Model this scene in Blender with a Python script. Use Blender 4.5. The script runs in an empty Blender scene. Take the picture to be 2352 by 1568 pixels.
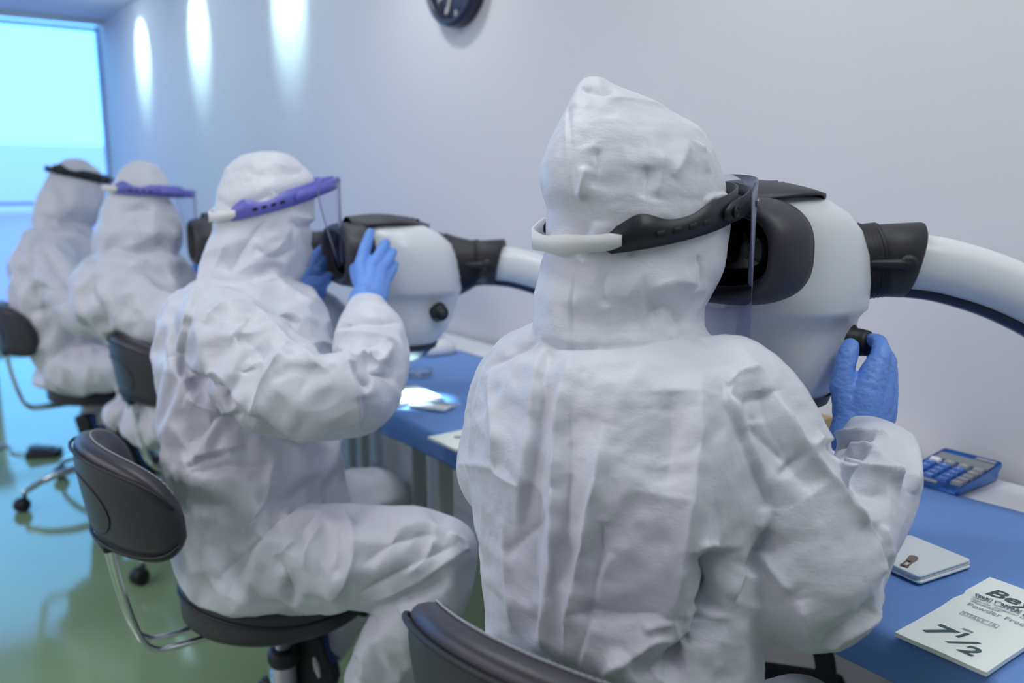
import bpy, bmesh, math, random
import numpy as np
from mathutils import Vector, Matrix
from mathutils.bvhtree import BVHTree

random.seed(7); np.random.seed(7)
C = bpy.context.scene.collection
SC = bpy.context.scene
R = math.radians
PI = math.pi

# ------------------------------------------------------------------ camera
CAM_H = 1.30
PITCH = R(10.675); YAW = R(36.354); FPX = 2000.0
cd = bpy.data.cameras.new('camera'); cam = bpy.data.objects.new('camera', cd); C.objects.link(cam)
cam.location = (0, 0, CAM_H); cam.rotation_euler = (PI/2-PITCH, 0, -YAW)
cd.sensor_width = 36; cd.lens = FPX/2352*36; cd.clip_start = 0.02
cd.dof.use_dof = True; cd.dof.focus_distance = 1.12; cd.dof.aperture_fstop = 3.0
SC.camera = cam

# ------------------------------------------------------------------ world, light, exposure
W = bpy.data.worlds.new('daylight'); SC.world = W; W.use_nodes = True
bg = W.node_tree.nodes['Background']
bg.inputs[0].default_value = (0.16, 0.52, 1.0, 1); bg.inputs[1].default_value = 3.4
SC.view_settings.view_transform = 'Standard'
try: SC.view_settings.look = 'None'
except Exception: pass
SC.view_settings.exposure = 0.0; SC.view_settings.gamma = 1.0; SC.view_settings.use_curve_mapping = False
FILL_PANEL_W = 10.8          # strength of the added fill panels under the ceiling
SPOT_W = 45.0
WASH_W = 11.0

# ------------------------------------------------------------------ pixel <-> space (for taking measures off the photograph)
_fh = np.array([math.sin(YAW), math.cos(YAW), 0]); _rt = np.array([math.cos(YAW), -math.sin(YAW), 0])
_fw = _fh*math.cos(PITCH)+np.array([0, 0, -math.sin(PITCH)]); _up = np.cross(_rt, _fw)
CAMP = np.array([0, 0, CAM_H])
def ray(x, y): return _fw+_rt*((x-1176)/FPX)-_up*((y-784)/FPX)
def P(x, y, t): return CAMP+ray(x, y)*t
def PZ(x, y, z):
    d = ray(x, y); return CAMP+d*((z-CAM_H)/d[2])
def PX(x, y, X):
    d = ray(x, y); return CAMP+d*(X/d[0])

# ------------------------------------------------------------------ materials
def mat(name, col, rough=0.5, metal=0.0, spec=0.5, **k):
    m = bpy.data.materials.new(name); m.use_nodes = True
    b = m.node_tree.nodes['Principled BSDF']
    b.inputs['Base Color'].default_value = (*col, 1); b.inputs['Roughness'].default_value = rough
    b.inputs['Metallic'].default_value = metal; b.inputs['Specular IOR Level'].default_value = spec
    for kk, v in k.items(): b.inputs[kk.replace('_', ' ')].default_value = v
    return m
def noise_bump(m, scale=40, strength=0.3, dist=0.002, stretch=(1, 1, 1), detail=4, rough=0.6, rot=(0, 0, 0), distort=0.0):
    nt = m.node_tree; b = nt.nodes['Principled BSDF']
    tc = nt.nodes.new('ShaderNodeTexCoord'); mp = nt.nodes.new('ShaderNodeMapping')
    mp.inputs['Scale'].default_value = stretch; mp.inputs['Rotation'].default_value = rot
    n = nt.nodes.new('ShaderNodeTexNoise'); n.inputs['Scale'].default_value = scale; n.inputs['Detail'].default_value = detail
    n.inputs['Roughness'].default_value = rough; n.inputs['Distortion'].default_value = distort
    bp = nt.nodes.new('ShaderNodeBump'); bp.inputs['Strength'].default_value = strength; bp.inputs['Distance'].default_value = dist
    L = nt.links
    L.new(tc.outputs['Object'], mp.inputs[0]); L.new(mp.outputs[0], n.inputs['Vector']); L.new(n.outputs[0], bp.inputs['Height'])
    old = b.inputs['Normal'].links
    if old: L.new(old[0].from_socket, bp.inputs['Normal'])
    L.new(bp.outputs[0], b.inputs['Normal'])
    return n
def noise_col(m, c1, c2, scale=3, detail=3, lo=0.35, hi=0.65, stretch=(1, 1, 1)):
    nt = m.node_tree; b = nt.nodes['Principled BSDF']; L = nt.links
    tc = nt.nodes.new('ShaderNodeTexCoord'); mp = nt.nodes.new('ShaderNodeMapping'); mp.inputs['Scale'].default_value = stretch
    n = nt.nodes.new('ShaderNodeTexNoise'); n.inputs['Scale'].default_value = scale; n.inputs['Detail'].default_value = detail
    r = nt.nodes.new('ShaderNodeValToRGB'); r.color_ramp.elements[0].position = lo; r.color_ramp.elements[1].position = hi
    r.color_ramp.elements[0].color = (*c1, 1); r.color_ramp.elements[1].color = (*c2, 1)
    L.new(tc.outputs['Object'], mp.inputs[0]); L.new(mp.outputs[0], n.inputs['Vector']); L.new(n.outputs[0], r.inputs[0]); L.new(r.outputs[0], b.inputs['Base Color'])

M = {}
M['tyvek'] = mat('tyvek', (0.685, 0.69, 0.765), 0.42, spec=0.45)
noise_bump(M['tyvek'], 95, 0.32, 0.0016, (1, 1, 2.4), 4, 0.6, (0.3, 0.5, 0.2), 0.7)
noise_bump(M['tyvek'], 480, 0.20, 0.0006, (1, 1, 1.0), 2, 0.5)
M['strap'] = mat('strap', (0.78, 0.78, 0.80), 0.7); noise_bump(M['strap'], 300, 0.3, 0.001, (0.1, 0.1, 3))
M['glove'] = mat('glove', (0.15, 0.32, 0.82), 0.42, spec=0.4); noise_bump(M['glove'], 90, 0.35, 0.003, (1, 1, 1.6), 4, 0.6, (0.5, 0.2, 0), 0.8)
M['band_black'] = mat('band_black', (0.012, 0.012, 0.022), 0.45)
M['band_blue'] = mat('band_blue', (0.16, 0.16, 0.62), 0.4)
M['slot'] = mat('slot', (0.004, 0.004, 0.008), 0.6)
M['rivet'] = mat('rivet', (0.25, 0.25, 0.30), 0.25, 0.6)
M['leather'] = mat('leather', (0.042, 0.037, 0.052), 0.40, spec=0.5); noise_bump(M['leather'], 260, 0.15, 0.0008)
M['leather_in'] = mat('leather_in', (0.05, 0.045, 0.06), 0.45); noise_bump(M['leather_in'], 260, 0.15, 0.0008)
M['thread'] = mat('thread', (0.45, 0.45, 0.50), 0.7)
M['chrome'] = mat('chrome', (0.75, 0.76, 0.80), 0.12, 1.0)
M['steel_grey'] = mat('steel_grey', (0.45, 0.46, 0.47), 0.35, 0.6)
M['rubber'] = mat('rubber', (0.012, 0.013, 0.020), 0.5)
M['shell'] = mat('shell', (0.74, 0.76, 0.80), 0.32, spec=0.5, Coat_Weight=0.15)
M['bezel'] = mat('bezel', (0.040, 0.036, 0.050), 0.5)
M['bezel_in'] = mat('bezel_in', (0.035, 0.032, 0.045), 0.35)
M['lens'] = mat('lens', (0.003, 0.003, 0.008), 0.06, spec=0.6)
M['bowl'] = mat('bowl', (0.012, 0.018, 0.055), 0.3)
M['bellows'] = mat('bellows', (0.028, 0.026, 0.034), 0.55)
M['wall'] = mat('wall', (0.72, 0.70, 0.715), 0.65, spec=0.25); noise_bump(M['wall'], 200, 0.05, 0.001)
M['ceil'] = mat('ceil', (0.72, 0.72, 0.74), 0.8, spec=0.2)
M['floor'] = mat('floor', (0.24, 0.34, 0.20), 0.09, spec=0.6)
noise_col(M['floor'], (0.22, 0.32, 0.19), (0.26, 0.37, 0.22), 1.2, 3); noise_bump(M['floor'], 2.5, 0.12, 0.01, detail=2)
M['base'] = mat('base', (0.66, 0.67, 0.72), 0.5)
M['frame'] = mat('frame', (0.45, 0.55, 0.85), 0.4)
M['table'] = mat('table', (0.78, 0.78, 0.82), 0.35)
M['tleg'] = mat('tleg', (0.62, 0.64, 0.64), 0.45)
M['drape'] = mat('drape', (0.15, 0.30, 0.66), 0.62, spec=0.3); noise_bump(M['drape'], 700, 0.15, 0.0006); noise_bump(M['drape'], 9, 0.25, 0.01, (1, 0.6, 1), 3)
M['paper'] = mat('paper', (0.88, 0.92, 0.89), 0.5); noise_bump(M['paper'], 45, 0.3, 0.003)
M['gauze'] = mat('gauze', (0.80, 0.83, 0.86), 0.8); noise_bump(M['gauze'], 500, 0.3, 0.001)
M['ink'] = mat('ink', (0.05, 0.10, 0.11), 0.6)
M['ink_soft'] = mat('ink_soft', (0.30, 0.36, 0.42), 0.6)
M['brown'] = mat('brown', (0.22, 0.15, 0.12), 0.45)
M['wood'] = mat('wood', (0.36, 0.24, 0.12), 0.6); noise_col(M['wood'], (0.30, 0.19, 0.10), (0.42, 0.30, 0.16), 30, 3, stretch=(1, 6, 1))
M['wood_end'] = mat('wood_end', (0.13, 0.11, 0.07), 0.7)
M['calc'] = mat('calc', (0.05, 0.20, 0.62), 0.35)
M['calc_key'] = mat('calc_key', (0.06, 0.17, 0.55), 0.35)
M['calc_grey'] = mat('calc_grey', (0.30, 0.30, 0.34), 0.4)
M['calc_lcd'] = mat('calc_lcd', (0.20, 0.23, 0.24), 0.2)
M['white'] = mat('white', (0.8, 0.8, 0.84), 0.5)
M['clock_rim'] = mat('clock_rim', (0.016, 0.018, 0.045), 0.35)
M['clock_face'] = mat('clock_face', (0.085, 0.105, 0.19), 0.3)
M['clock_mark'] = mat('clock_mark', (0.50, 0.50, 0.50), 0.4)
M['clock_hand'] = mat('clock_hand', (0.62, 0.55, 0.50), 0.3, 0.3)
M['bag_black'] = mat('bag_black', (0.006, 0.006, 0.020), 0.6)
M['shoe'] = mat('shoe', (0.010, 0.010, 0.016), 0.5)
M['cover_blue'] = mat('cover_blue', (0.03, 0.11, 0.38), 0.35, Alpha=0.9)
M['plastic_blue'] = mat('plastic_blue', (0.10, 0.27, 0.42), 0.3)
M['skin'] = mat('skin', (0.62, 0.36, 0.27), 0.5)
M['eye'] = mat('eye', (0.8, 0.8, 0.8), 0.2); M['iris'] = mat('iris', (0.05, 0.03, 0.02), 0.2)
M['lip'] = mat('lip', (0.45, 0.18, 0.16), 0.5)
M['steel'] = mat('steel', (0.55, 0.56, 0.60), 0.3, 0.8)
M['cable'] = mat('cable', (0.35, 0.36, 0.40), 0.5)
M['green_led'] = mat('green_led', (0.02, 0.2, 0.05), 0.4)
def clear_mat(name, tint, fac, ior=1.16):
    m = bpy.data.materials.new(name); m.use_nodes = True; nt = m.node_tree; nt.nodes.clear()
    o = nt.nodes.new('ShaderNodeOutputMaterial'); t = nt.nodes.new('ShaderNodeBsdfTransparent'); g = nt.nodes.new('ShaderNodeBsdfPrincipled')
    mx = nt.nodes.new('ShaderNodeMixShader'); t.inputs[0].default_value = (*tint, 1)
    g.inputs['Base Color'].default_value = (0.6, 0.62, 0.75, 1); g.inputs['Roughness'].default_value = 0.12
    fr = nt.nodes.new('ShaderNodeFresnel'); fr.inputs[0].default_value = ior
    ad = nt.nodes.new('ShaderNodeMath'); ad.operation = 'ADD'; ad.inputs[1].default_value = fac; ad.use_clamp = True
    nt.links.new(fr.outputs[0], ad.inputs[0]); nt.links.new(ad.outputs[0], mx.inputs[0])
    nt.links.new(t.outputs[0], mx.inputs[1]); nt.links.new(g.outputs[0], mx.inputs[2]); nt.links.new(mx.outputs[0], o.inputs[0])
    return m
M['visor'] = clear_mat('visor', (0.94, 0.94, 0.98), 0.045)
M['visor_thin'] = clear_mat('visor_thin', (0.96, 0.96, 0.99), 0.015, 1.06)
M['pane'] = clear_mat('pane', (0.97, 0.99, 1.0), 0.0)
M['dish'] = clear_mat('dish', (0.85, 0.93, 0.95), 0.12)
def emit(name, col, s):
    m = bpy.data.materials.new(name); m.use_nodes = True; nt = m.node_tree
    b = nt.nodes['Principled BSDF']; b.inputs['Emission Color'].default_value = (*col, 1); b.inputs['Emission Strength'].default_value = s
    b.inputs['Base Color'].default_value = (0.8, 0.8, 0.8, 1); return m
M['panel'] = emit('panel', (0.95, 1.0, 0.98), FILL_PANEL_W*0.78); M['fill_panel_warm'] = emit('fill_panel_warm', (0.97, 0.90, 0.97), FILL_PANEL_W*1.05)  # tinted glow of the added fill panels
M['downlight'] = emit('downlight', (0.8, 1.0, 1.0), 14)
M['ground_out'] = mat('ground_out', (0.52, 0.28, 0.50), 0.7)
M['build_out'] = mat('build_out', (0.95, 0.75, 0.75), 0.8)
M['bush_out'] = mat('bush_out', (0.30, 0.52, 0.62), 0.9)

# ------------------------------------------------------------------ object helpers
XF = {}
def link(name, me, m=None, parent=None):
    o = bpy.data.objects.new(name, me); C.objects.link(o)
    if m is not None:
        me.materials.clear(); me.materials.append(M[m] if isinstance(m, str) else m)
    if parent is not None: o.parent = parent
    return o
def root_xf(p):
    while p.parent: p = p.parent
    return XF.get(p.name, Matrix())
def tag(o, label=None, cat=None, group=None, kind=None):
    for k, v in (('label', label), ('category', cat), ('group', group), ('kind', kind)):
        if v: o[k] = v
    return o
def thing(name, label, cat, loc=(0, 0, 0), rz=0, group=None):
    o = bpy.data.objects.new(name, None); C.objects.link(o); o.location = loc; o.rotation_euler = (0, 0, rz); o.empty_display_size = 0.05
    XF[o.name] = Matrix.Translation(Vector(loc)) @ Matrix.Rotation(rz, 4, 'Z')
    return tag(o, label, cat, group)
def mesh_of(V, F, smooth=True):
    me = bpy.data.meshes.new('mesh'); me.from_pydata([tuple(map(float, v)) for v in V], [], [tuple(map(int, f)) for f in F]); me.update()
    if smooth: me.polygons.foreach_set('use_smooth', [True]*len(me.polygons))
    return me
def add(name, geo, m, parent=None, world=False, smooth=True, bevel=0, seg=2, sub=0, auto=None):
    """geo = (V, F); local to parent's root frame, or world coordinates when world=True"""
    V, F = geo; V = np.asarray(V, float)
    if world and parent is not None:
        X = np.array(root_xf(parent).inverted()); V = V@X[:3, :3].T+X[:3, 3]
    me = mesh_of(V, F, smooth); o = link(name, me, m, parent)
    if bevel:
        b = o.modifiers.new('bevel', 'BEVEL'); b.width = bevel; b.segments = seg; b.limit_method = 'ANGLE'; b.angle_limit = R(35)
    if sub:
        s = o.modifiers.new('sub', 'SUBSURF'); s.levels = sub; s.render_levels = sub
    if auto is not None:
        me.set_sharp_from_angle(angle=R(auto))
    return o
def join(*gs):
    V, F, n = [], [], 0
    for v, f in gs:
        V.extend([tuple(p) for p in v]); F.extend([tuple(i+n for i in q) for q in f]); n += len(v)
    return np.array(V, float), F
def xf(geo, mtx):
    V, F = geo; A = np.array(mtx); V = np.asarray(V, float)
    return V@A[:3, :3].T+A[:3, 3], F
def box(x0, x1, y0, y1, z0, z1):
    V = [(x, y, z) for z in (z0, z1) for y in (y0, y1) for x in (x0, x1)]
    return np.array(V, float), [(0, 2, 3, 1), (4, 5, 7, 6), (0, 1, 5, 4), (2, 6, 7, 3), (0, 4, 6, 2), (1, 3, 7, 5)]
def loft(rings, cap=True, closed=True):
    rings = [np.asarray(r, float) for r in rings]; n = len(rings[0]); V = np.concatenate(rings); F = []
    for k in range(len(rings)-1):
        for i in range(n if closed else n-1):
            j = (i+1) % n; F.append((k*n+i, k*n+j, (k+1)*n+j, (k+1)*n+i))
    if cap and closed:
        V = np.vstack([V, rings[0].mean(0), rings[-1].mean(0)]); a = len(V)-2
        for i in range(n):
            j = (i+1) % n; F.append((a, j, i)); F.append((a+1, (len(rings)-1)*n+i, (len(rings)-1)*n+j))
    return V, F
def lathe(prof, n=32, axis='z'):
    rings = []
    for r, z in prof:
        a = np.linspace(0, 2*PI, n, endpoint=False)
        rings.append(np.c_[r*np.cos(a), r*np.sin(a), np.full(n, z)])
    V, F = loft(rings)
    if axis == 'x': V = V[:, [2, 0, 1]]
    if axis == 'y': V = V[:, [1, 2, 0]]
    return V, F
def catmull(pts, k=8):
    p = np.asarray(pts, float)
    if len(p) < 3: 
        t = np.linspace(0, 1, k+1)[:, None]; return p[0]*(1-t)+p[-1]*t
    q = np.vstack([2*p[0]-p[1], p, 2*p[-1]-p[-2]]); out = []
    for i in range(len(p)-1):
        a, b, c, d = q[i:i+4]
        for s in np.linspace(0, 1, k, endpoint=False):
            out.append(0.5*((2*b)+(-a+c)*s+(2*a-5*b+4*c-d)*s*s+(-a+3*b-3*c+d)*s**3))
    out.append(p[-1]); return np.array(out)
def frames(path):
    T = np.gradient(path, axis=0); T /= np.linalg.norm(T, axis=1)[:, None]+1e-12
    up = np.array([0, 0, 1.0]) if abs(T[0][2]) < 0.9 else np.array([1.0, 0, 0])
    N = []; n = np.cross(np.cross(T[0], up), T[0]); n /= np.linalg.norm(n)
    for t in T:
        n = n-t*np.dot(n, t); n /= np.linalg.norm(n)+1e-12; N.append(n)
    N = np.array(N); return T, N, np.cross(T, N)
def tube(pts, rad, n=16, k=8, smooth=True, round_end=True, flat=1.0):
    """rad: one radius or one per point (each may be (a, b))"""
    pts = np.asarray(pts, float)
    rr = np.array([(r, r) if np.isscalar(r) else r for r in (rad if hasattr(rad, '__len__') else [rad]*len(pts))], float)
    if smooth and len(pts) > 2:
        path = catmull(np.hstack([pts, rr]), k); pts, rr = path[:, :3], np.maximum(path[:, 3:], 1e-4)
    T, N, B = frames(pts); a = np.linspace(0, 2*PI, n, endpoint=False); rings = []
    def ring(c, i, s, off=0):
        return c+T[i]*off+np.outer(np.cos(a)*rr[i, 0]*s, N[i])+np.outer(np.sin(a)*rr[i, 1]*s*flat, B[i])
    if round_end:
        for th in (80, 55, 28): rings.append(ring(pts[0], 0, math.cos(R(th)), -math.sin(R(th))*rr[0].min()))
    for i in range(len(pts)): rings.append(ring(pts[i], i, 1))
    if round_end:
        for th in (28, 55, 80): rings.append(ring(pts[-1], len(pts)-1, math.cos(R(th)), math.sin(R(th))*rr[-1].min()))
    return loft(rings)
def sellipse(a, b, n=48, e=2.0, ph=0):
    t = np.linspace(0, 2*PI, n, endpoint=False)+ph; c, s = np.cos(t), np.sin(t)
    return np.c_[a*np.sign(c)*np.abs(c)**(2/e), b*np.sign(s)*np.abs(s)**(2/e)]
def rrect(w, d, r, n=6):
    out = []
    for cx, cy, a0 in ((w/2-r, d/2-r, 0), (-w/2+r, d/2-r, 90), (-w/2+r, -d/2+r, 180), (w/2-r, -d/2+r, 270)):
        for k in range(n+1):
            a = R(a0+90*k/n); out.append((cx+r*math.cos(a), cy+r*math.sin(a)))
    return np.array(out)
def prism(poly, z0, z1):
    p = np.asarray(poly, float); n = len(p)
    return loft([np.c_[p, np.full(n, z0)], np.c_[p, np.full(n, z1)]])
def evald(o):
    dg = bpy.context.evaluated_depsgraph_get(); dg.update()
    me = bpy.data.meshes.new_from_object(o.evaluated_get(dg)); return me
def fuse(geo, voxel, smooth=4, fac=0.5):
    """union of closed shells into one continuous skin -> (V, F)"""
    me = mesh_of(*geo); o = link('fuse', me)
    r = o.modifiers.new('r', 'REMESH'); r.mode = 'VOXEL'; r.voxel_size = voxel
    s = o.modifiers.new('s', 'SMOOTH'); s.factor = fac; s.iterations = smooth
    m2 = evald(o); bpy.data.objects.remove(o); bpy.data.meshes.remove(me); return m2
def get_vn(me):
    n = len(me.vertices); V = np.empty(n*3); me.vertices.foreach_get('co', V); V = V.reshape(-1, 3)
    N = np.empty(n*3); me.vertex_normals.foreach_get('vector', N); return V, N.reshape(-1, 3)
def put_v(me, V):
    me.vertices.foreach_set('co', np.ascontiguousarray(V, dtype=np.float32).ravel()); me.update()
_rng = np.random.RandomState(3); _perm = _rng.permutation(256); _perm = np.r_[_perm, _perm, _perm]
_grad = _rng.normal(size=(256, 3)); _grad /= np.linalg.norm(_grad, axis=1)[:, None]
def perlin(p):
    p = np.asarray(p, float); i = np.floor(p).astype(int); f = p-i; i &= 255; u = f*f*f*(f*(f*6-15)+10); r = 0
    for dx in (0, 1):
        for dy in (0, 1):
            for dz in (0, 1):
                h = _perm[_perm[_perm[(i[:, 0]+dx) & 255]+((i[:, 1]+dy) & 255)]+((i[:, 2]+dz) & 255)]
                g = _grad[h & 255]; d = f-np.array([dx, dy, dz]); w = (u[:, 0] if dx else 1-u[:, 0])*(u[:, 1] if dy else 1-u[:, 1])*(u[:, 2] if dz else 1-u[:, 2])
                r = r+w*(g*d).sum(1)
    return r*1.6
def ridged(p): return 1-2*np.abs(perlin(p))

# ================================================================== THE ROOM
XW, YF, ZC, XL, YB = 1.66, 7.6, 2.50, -3.2, -2.6
def struct(name, geo, m, **k):
    o = add(name, geo, m, smooth=False, **k); o['kind'] = 'structure'; return o
struct('floor', box(XL, XW, YB, YF, -0.1, 0), 'floor')
struct('ceiling', box(XL, XW, YB, YF, ZC, ZC+0.1), 'ceil')
struct('wall_right', box(XW, XW+0.12, YB, YF+0.30, -0.1, ZC+0.1), 'wall')
struct('wall_left', box(XL-0.12, XL, YB, YF+0.12, -0.1, ZC+0.1), 'wall')
struct('wall_back', box(XL, XW, YB-0.12, YB, -0.1, ZC+0.1), 'wall')
WX1, WX0, WZ0, WZ1 = 1.66, -2.9, 0.06, 2.47
struct('wall_far', join(box(XL, WX0, YF, YF+0.12, -0.1, ZC+0.1),        box(WX0, WX1, YF, YF+0.12, -0.1, WZ0), box(WX0, WX1, YF, YF+0.12, WZ1, ZC+0.1)), 'wall')
y0_, y1_ = YF+0.20, YF+0.25
wf = struct('window_1', join(box(WX0, WX1, y0_, y1_, WZ0, WZ0+0.05), box(WX0, WX1, y0_, y1_, WZ1-0.03, WZ1),
       box(WX1-0.025, WX1, y0_, y1_, WZ0, WZ1), box(WX0, WX0+0.05, y0_, y1_, WZ0, WZ1), box(-0.75, -0.70, y0_, y1_, WZ0, WZ1), box(WX0, WX1, y0_+.01, y1_-.01, 1.085, 1.11)), 'frame')
g = add('pane', box(WX0+0.03, WX1-0.02, YF+0.222, YF+0.228, WZ0+0.03, WZ1-0.02), 'pane', wf, smooth=False)
struct('baseboard_right', box(XW-0.015, XW, YB, YF, 0, 0.09), 'base', bevel=0.004)
# outside the window
struct('ground_outside', box(-40, 60, YF+0.3, 60, -0.3, -0.1), 'ground_out')
struct('wall_outside', join(box(-30, 30, 40, 40.5, -0.1, 2.6), box(-14, 3, 32, 34, -0.1, 1.5)), 'build_out')

# ceiling downlights, plus fill panels and far wall washers added out of view
def fill_panel(x, y, label):  # added glowing panel, out of view, for fill light
    t = thing('fill_light_panel', label, 'added fill light', (x, y, ZC), 0, 'added fill light panels')
    w, d = (0.3, 1.2) if x > 0 else (0.6, 1.25)
    add('frame', join(box(-w/2-.02, w/2+.02, -d/2-.02, -d/2, -.02, 0), box(-w/2-.02, w/2+.02, d/2, d/2+.02, -.02, 0),
        box(-w/2-.02, -w/2, -d/2, d/2, -.02, 0), box(w/2, w/2+.02, -d/2, d/2, -.02, 0)), 'white', t, smooth=False)
    add('diffuser', box(-w/2, w/2, -d/2, d/2, -.014, -.006), 'panel' if x > 0 else 'fill_panel_warm', t, smooth=False)
for x, y in ((0.95, -0.1), (0.45, 1.5), (-2.3, 1.0), (-2.3, 2.6), (-2.3, 4.2)):
    fill_panel(x, y, 'rectangular white fill light panel added overhead, out of view')
def downlight(x, y, label, group='round downlights along the wall', spot=True):
    t = thing('downlight', label, 'downlight', (x, y, ZC), 0, group)
    add('trim_ring', lathe([(0.075, -0.001), (0.075, -0.006), (0.060, -0.008), (0.058, -0.002)]), 'white', t)
    add('lamp_disc', lathe([(0.058, -0.003), (0.058, -0.005)]), 'downlight', t)
    if spot:
        l = bpy.data.lights.new('lamp', 'SPOT'); l.energy = SPOT_W; l.color = (0.55, 1.0, 1.0); l.spot_size = R(55); l.spot_blend = 0.6; l.shadow_soft_size = 0.04
        o = bpy.data.objects.new('lamp', l); C.objects.link(o); o.parent = t; o.location = (0, 0, -0.03); o.rotation_euler = (0, R(-42), 0)
downlight(1.40, 6.55, 'round ceiling downlight nearest the window, lighting the white wall')
downlight(1.40, 5.30, 'round ceiling downlight second from the window')
downlight(1.40, 3.98, 'round ceiling downlight third from the window, above the wall')
def wall_wash(y, x=1.15, tilt=-20, k=1.0, col=(0.97, 0.98, 1.0)):
    l = bpy.data.lights.new('wash_lamp', 'SPOT'); l.energy = WASH_W*k; l.color = col; l.spot_size = R(120); l.spot_blend = 1.0; l.shadow_soft_size = 0.06
    t = thing('downlight', 'unseen round downlight washing the wall, above the frame', 'downlight', (x, y, ZC), 0, 'round downlights overhead, out of view')
    add('trim_ring', lathe([(0.075, -0.001), (0.075, -0.006), (0.060, -0.008), (0.058, -0.002)]), 'white', t)
    add('lamp_disc', lathe([(0.058, -0.003), (0.058, -0.005)]), 'downlight', t)
    o = bpy.data.objects.new('wash_lamp', l); C.objects.link(o); o.parent = t; o.location = (0, 0, -0.03); o.rotation_euler = (0, R(tilt), 0)
wall_wash(2.6, k=1.7); wall_wash(1.2); wall_wash(-0.2, k=1.3)
for y in (3.6, 5.0, 6.4): wall_wash(y, 0.75, -62, 1.5, (0.78, 0.90, 1.0))  # added unseen lamps that brighten the far wall


# ================================================================== TABLES
TX0, TX1, TZ = 0.955, 1.64, 0.75
def table(y0, y1, label):
    yc = (y0+y1)/2; t = thing('work_table', label, 'table', (TX0, yc, 0), 0, 'long white work tables')
    L = (y1-y0)/2-0.004; D = TX1-TX0
    add('table_top', box(0, D, -L, L, TZ-0.028, TZ), 'table', t, bevel=0.003, smooth=False)
    for sx in (0.045, D-0.06):
        for sy in (-1, 1):
            add('leg', box(sx-.02, sx+.02, sy*(L-0.055)-.02, sy*(L-0.055)+.02, 0, TZ-0.028), 'tleg', t, bevel=0.004, smooth=False)
    add('apron', box(0.03, 0.05, -L+.08, L-.08, TZ-0.075, TZ-0.028), 'tleg', t, smooth=False)
    add('apron', box(D-.07, D-.05, -L+.08, L-.08, TZ-0.075, TZ-0.028), 'tleg', t, smooth=False)
table(0.12, 1.69, 'white work table nearest, under the calculator and gloves packet')
table(1.69, 3.26, 'white work table second nearest, under the brightly lit gauze')
table(3.26, 4.83, 'white work table third along the wall, mostly hidden behind people')
def drape(y0, y1, label, back=1.495):
    """thin blue sheet lying over the table and hanging over its front edge"""
    ny = int((y1-y0)/0.03); prof = []
    for x in np.linspace(back, TX0+0.012, 18): prof.append((x, TZ+0.0025))
    for a in (20, 45, 70, 90): prof.append((TX0+0.006-0.012*math.sin(R(a))+0.002, TZ+0.0025-0.012*(1-math.cos(R(a)))))
    for z in np.linspace(0.73, 0.695, 6): prof.append((TX0-0.008, z))
    V = []; ys = np.linspace(y0, y1, ny)
    for j, y in enumerate(ys):
        for k, (x, z) in enumerate(prof):
            n = perlin(np.array([[x*9, y*7, 1.3]]))[0]; n2 = perlin(np.array([[y*11, 0.2, 5]]))[0]
            if k < 18:
                z2 = z+max(0, n)*0.003*min(1, k and 1); x2 = x+(0.006*n2 if k == 0 else 0)
            else:
                f = (k-17)/(len(prof)-18); x2 = x-0.006*abs(n2)*f; z2 = z+(0.004*n2 if k == len(prof)-1 else 0)
            V.append((x2, y, z2))
    m = len(prof); F = [(j*m+k, j*m+k+1, (j+1)*m+k+1, (j+1)*m+k) for j in range(ny-1) for k in range(m-1)]
    o = add('table_drape', (V, F), 'drape'); s = o.modifiers.new('s', 'SOLIDIFY'); s.thickness = 0.0012; s.offset = 1
    return tag(o, label, 'drape', 'blue drapes on the work tables')
drape(0.13, 2.95, 'blue cloth drape on the near tables, under gloves packet and gauze')
drape(2.96, 4.8, 'blue cloth drape on the far tables, behind the third person')
# table by the window
t = thing('side_table', 'grey edged table with blue cloth far left by the window', 'table', (0.40, 6.75, 0))
add('table_top', box(-0.9, 0.22, -0.3, 0.3, 0.72, 0.75), 'steel_grey', t, smooth=False)
for x in (-.85, .17):
    for y in (-.25, .25): add('leg', box(x-.02, x+.02, y-.02, y+.02, 0, .72), 'tleg', t, smooth=False)
o = add('hanging_cloth', box(-0.89, 0.21, -0.31, -0.304, 0.62, 0.73), 'drape', t, smooth=False)

# ------------------------------------------------------------------ things on the table
def text_mesh(name, s, size, m, parent, loc, rz=0, bold=0, shear=0, sx=1.0):
    cu = bpy.data.curves.new('txt', 'FONT'); cu.body = s; cu.size = size; cu.extrude = 0.0001; cu.offset = bold; cu.shear = shear
    o = bpy.data.objects.new('txt', cu); C.objects.link(o); me = evald(o)
    bpy.data.objects.remove(o)
    V = np.array([v.co[:] for v in me.vertices]); V[:, 0] *= sx; F = [tuple(p.vertices) for p in me.polygons]; bpy.data.meshes.remove(me)
    A = Matrix.Translation(Vector(loc)) @ Matrix.Rotation(rz, 4, 'Z')
    return add(name, xf((V, F), A), m, parent, smooth=False)
ZT = TZ+0.0065
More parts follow.
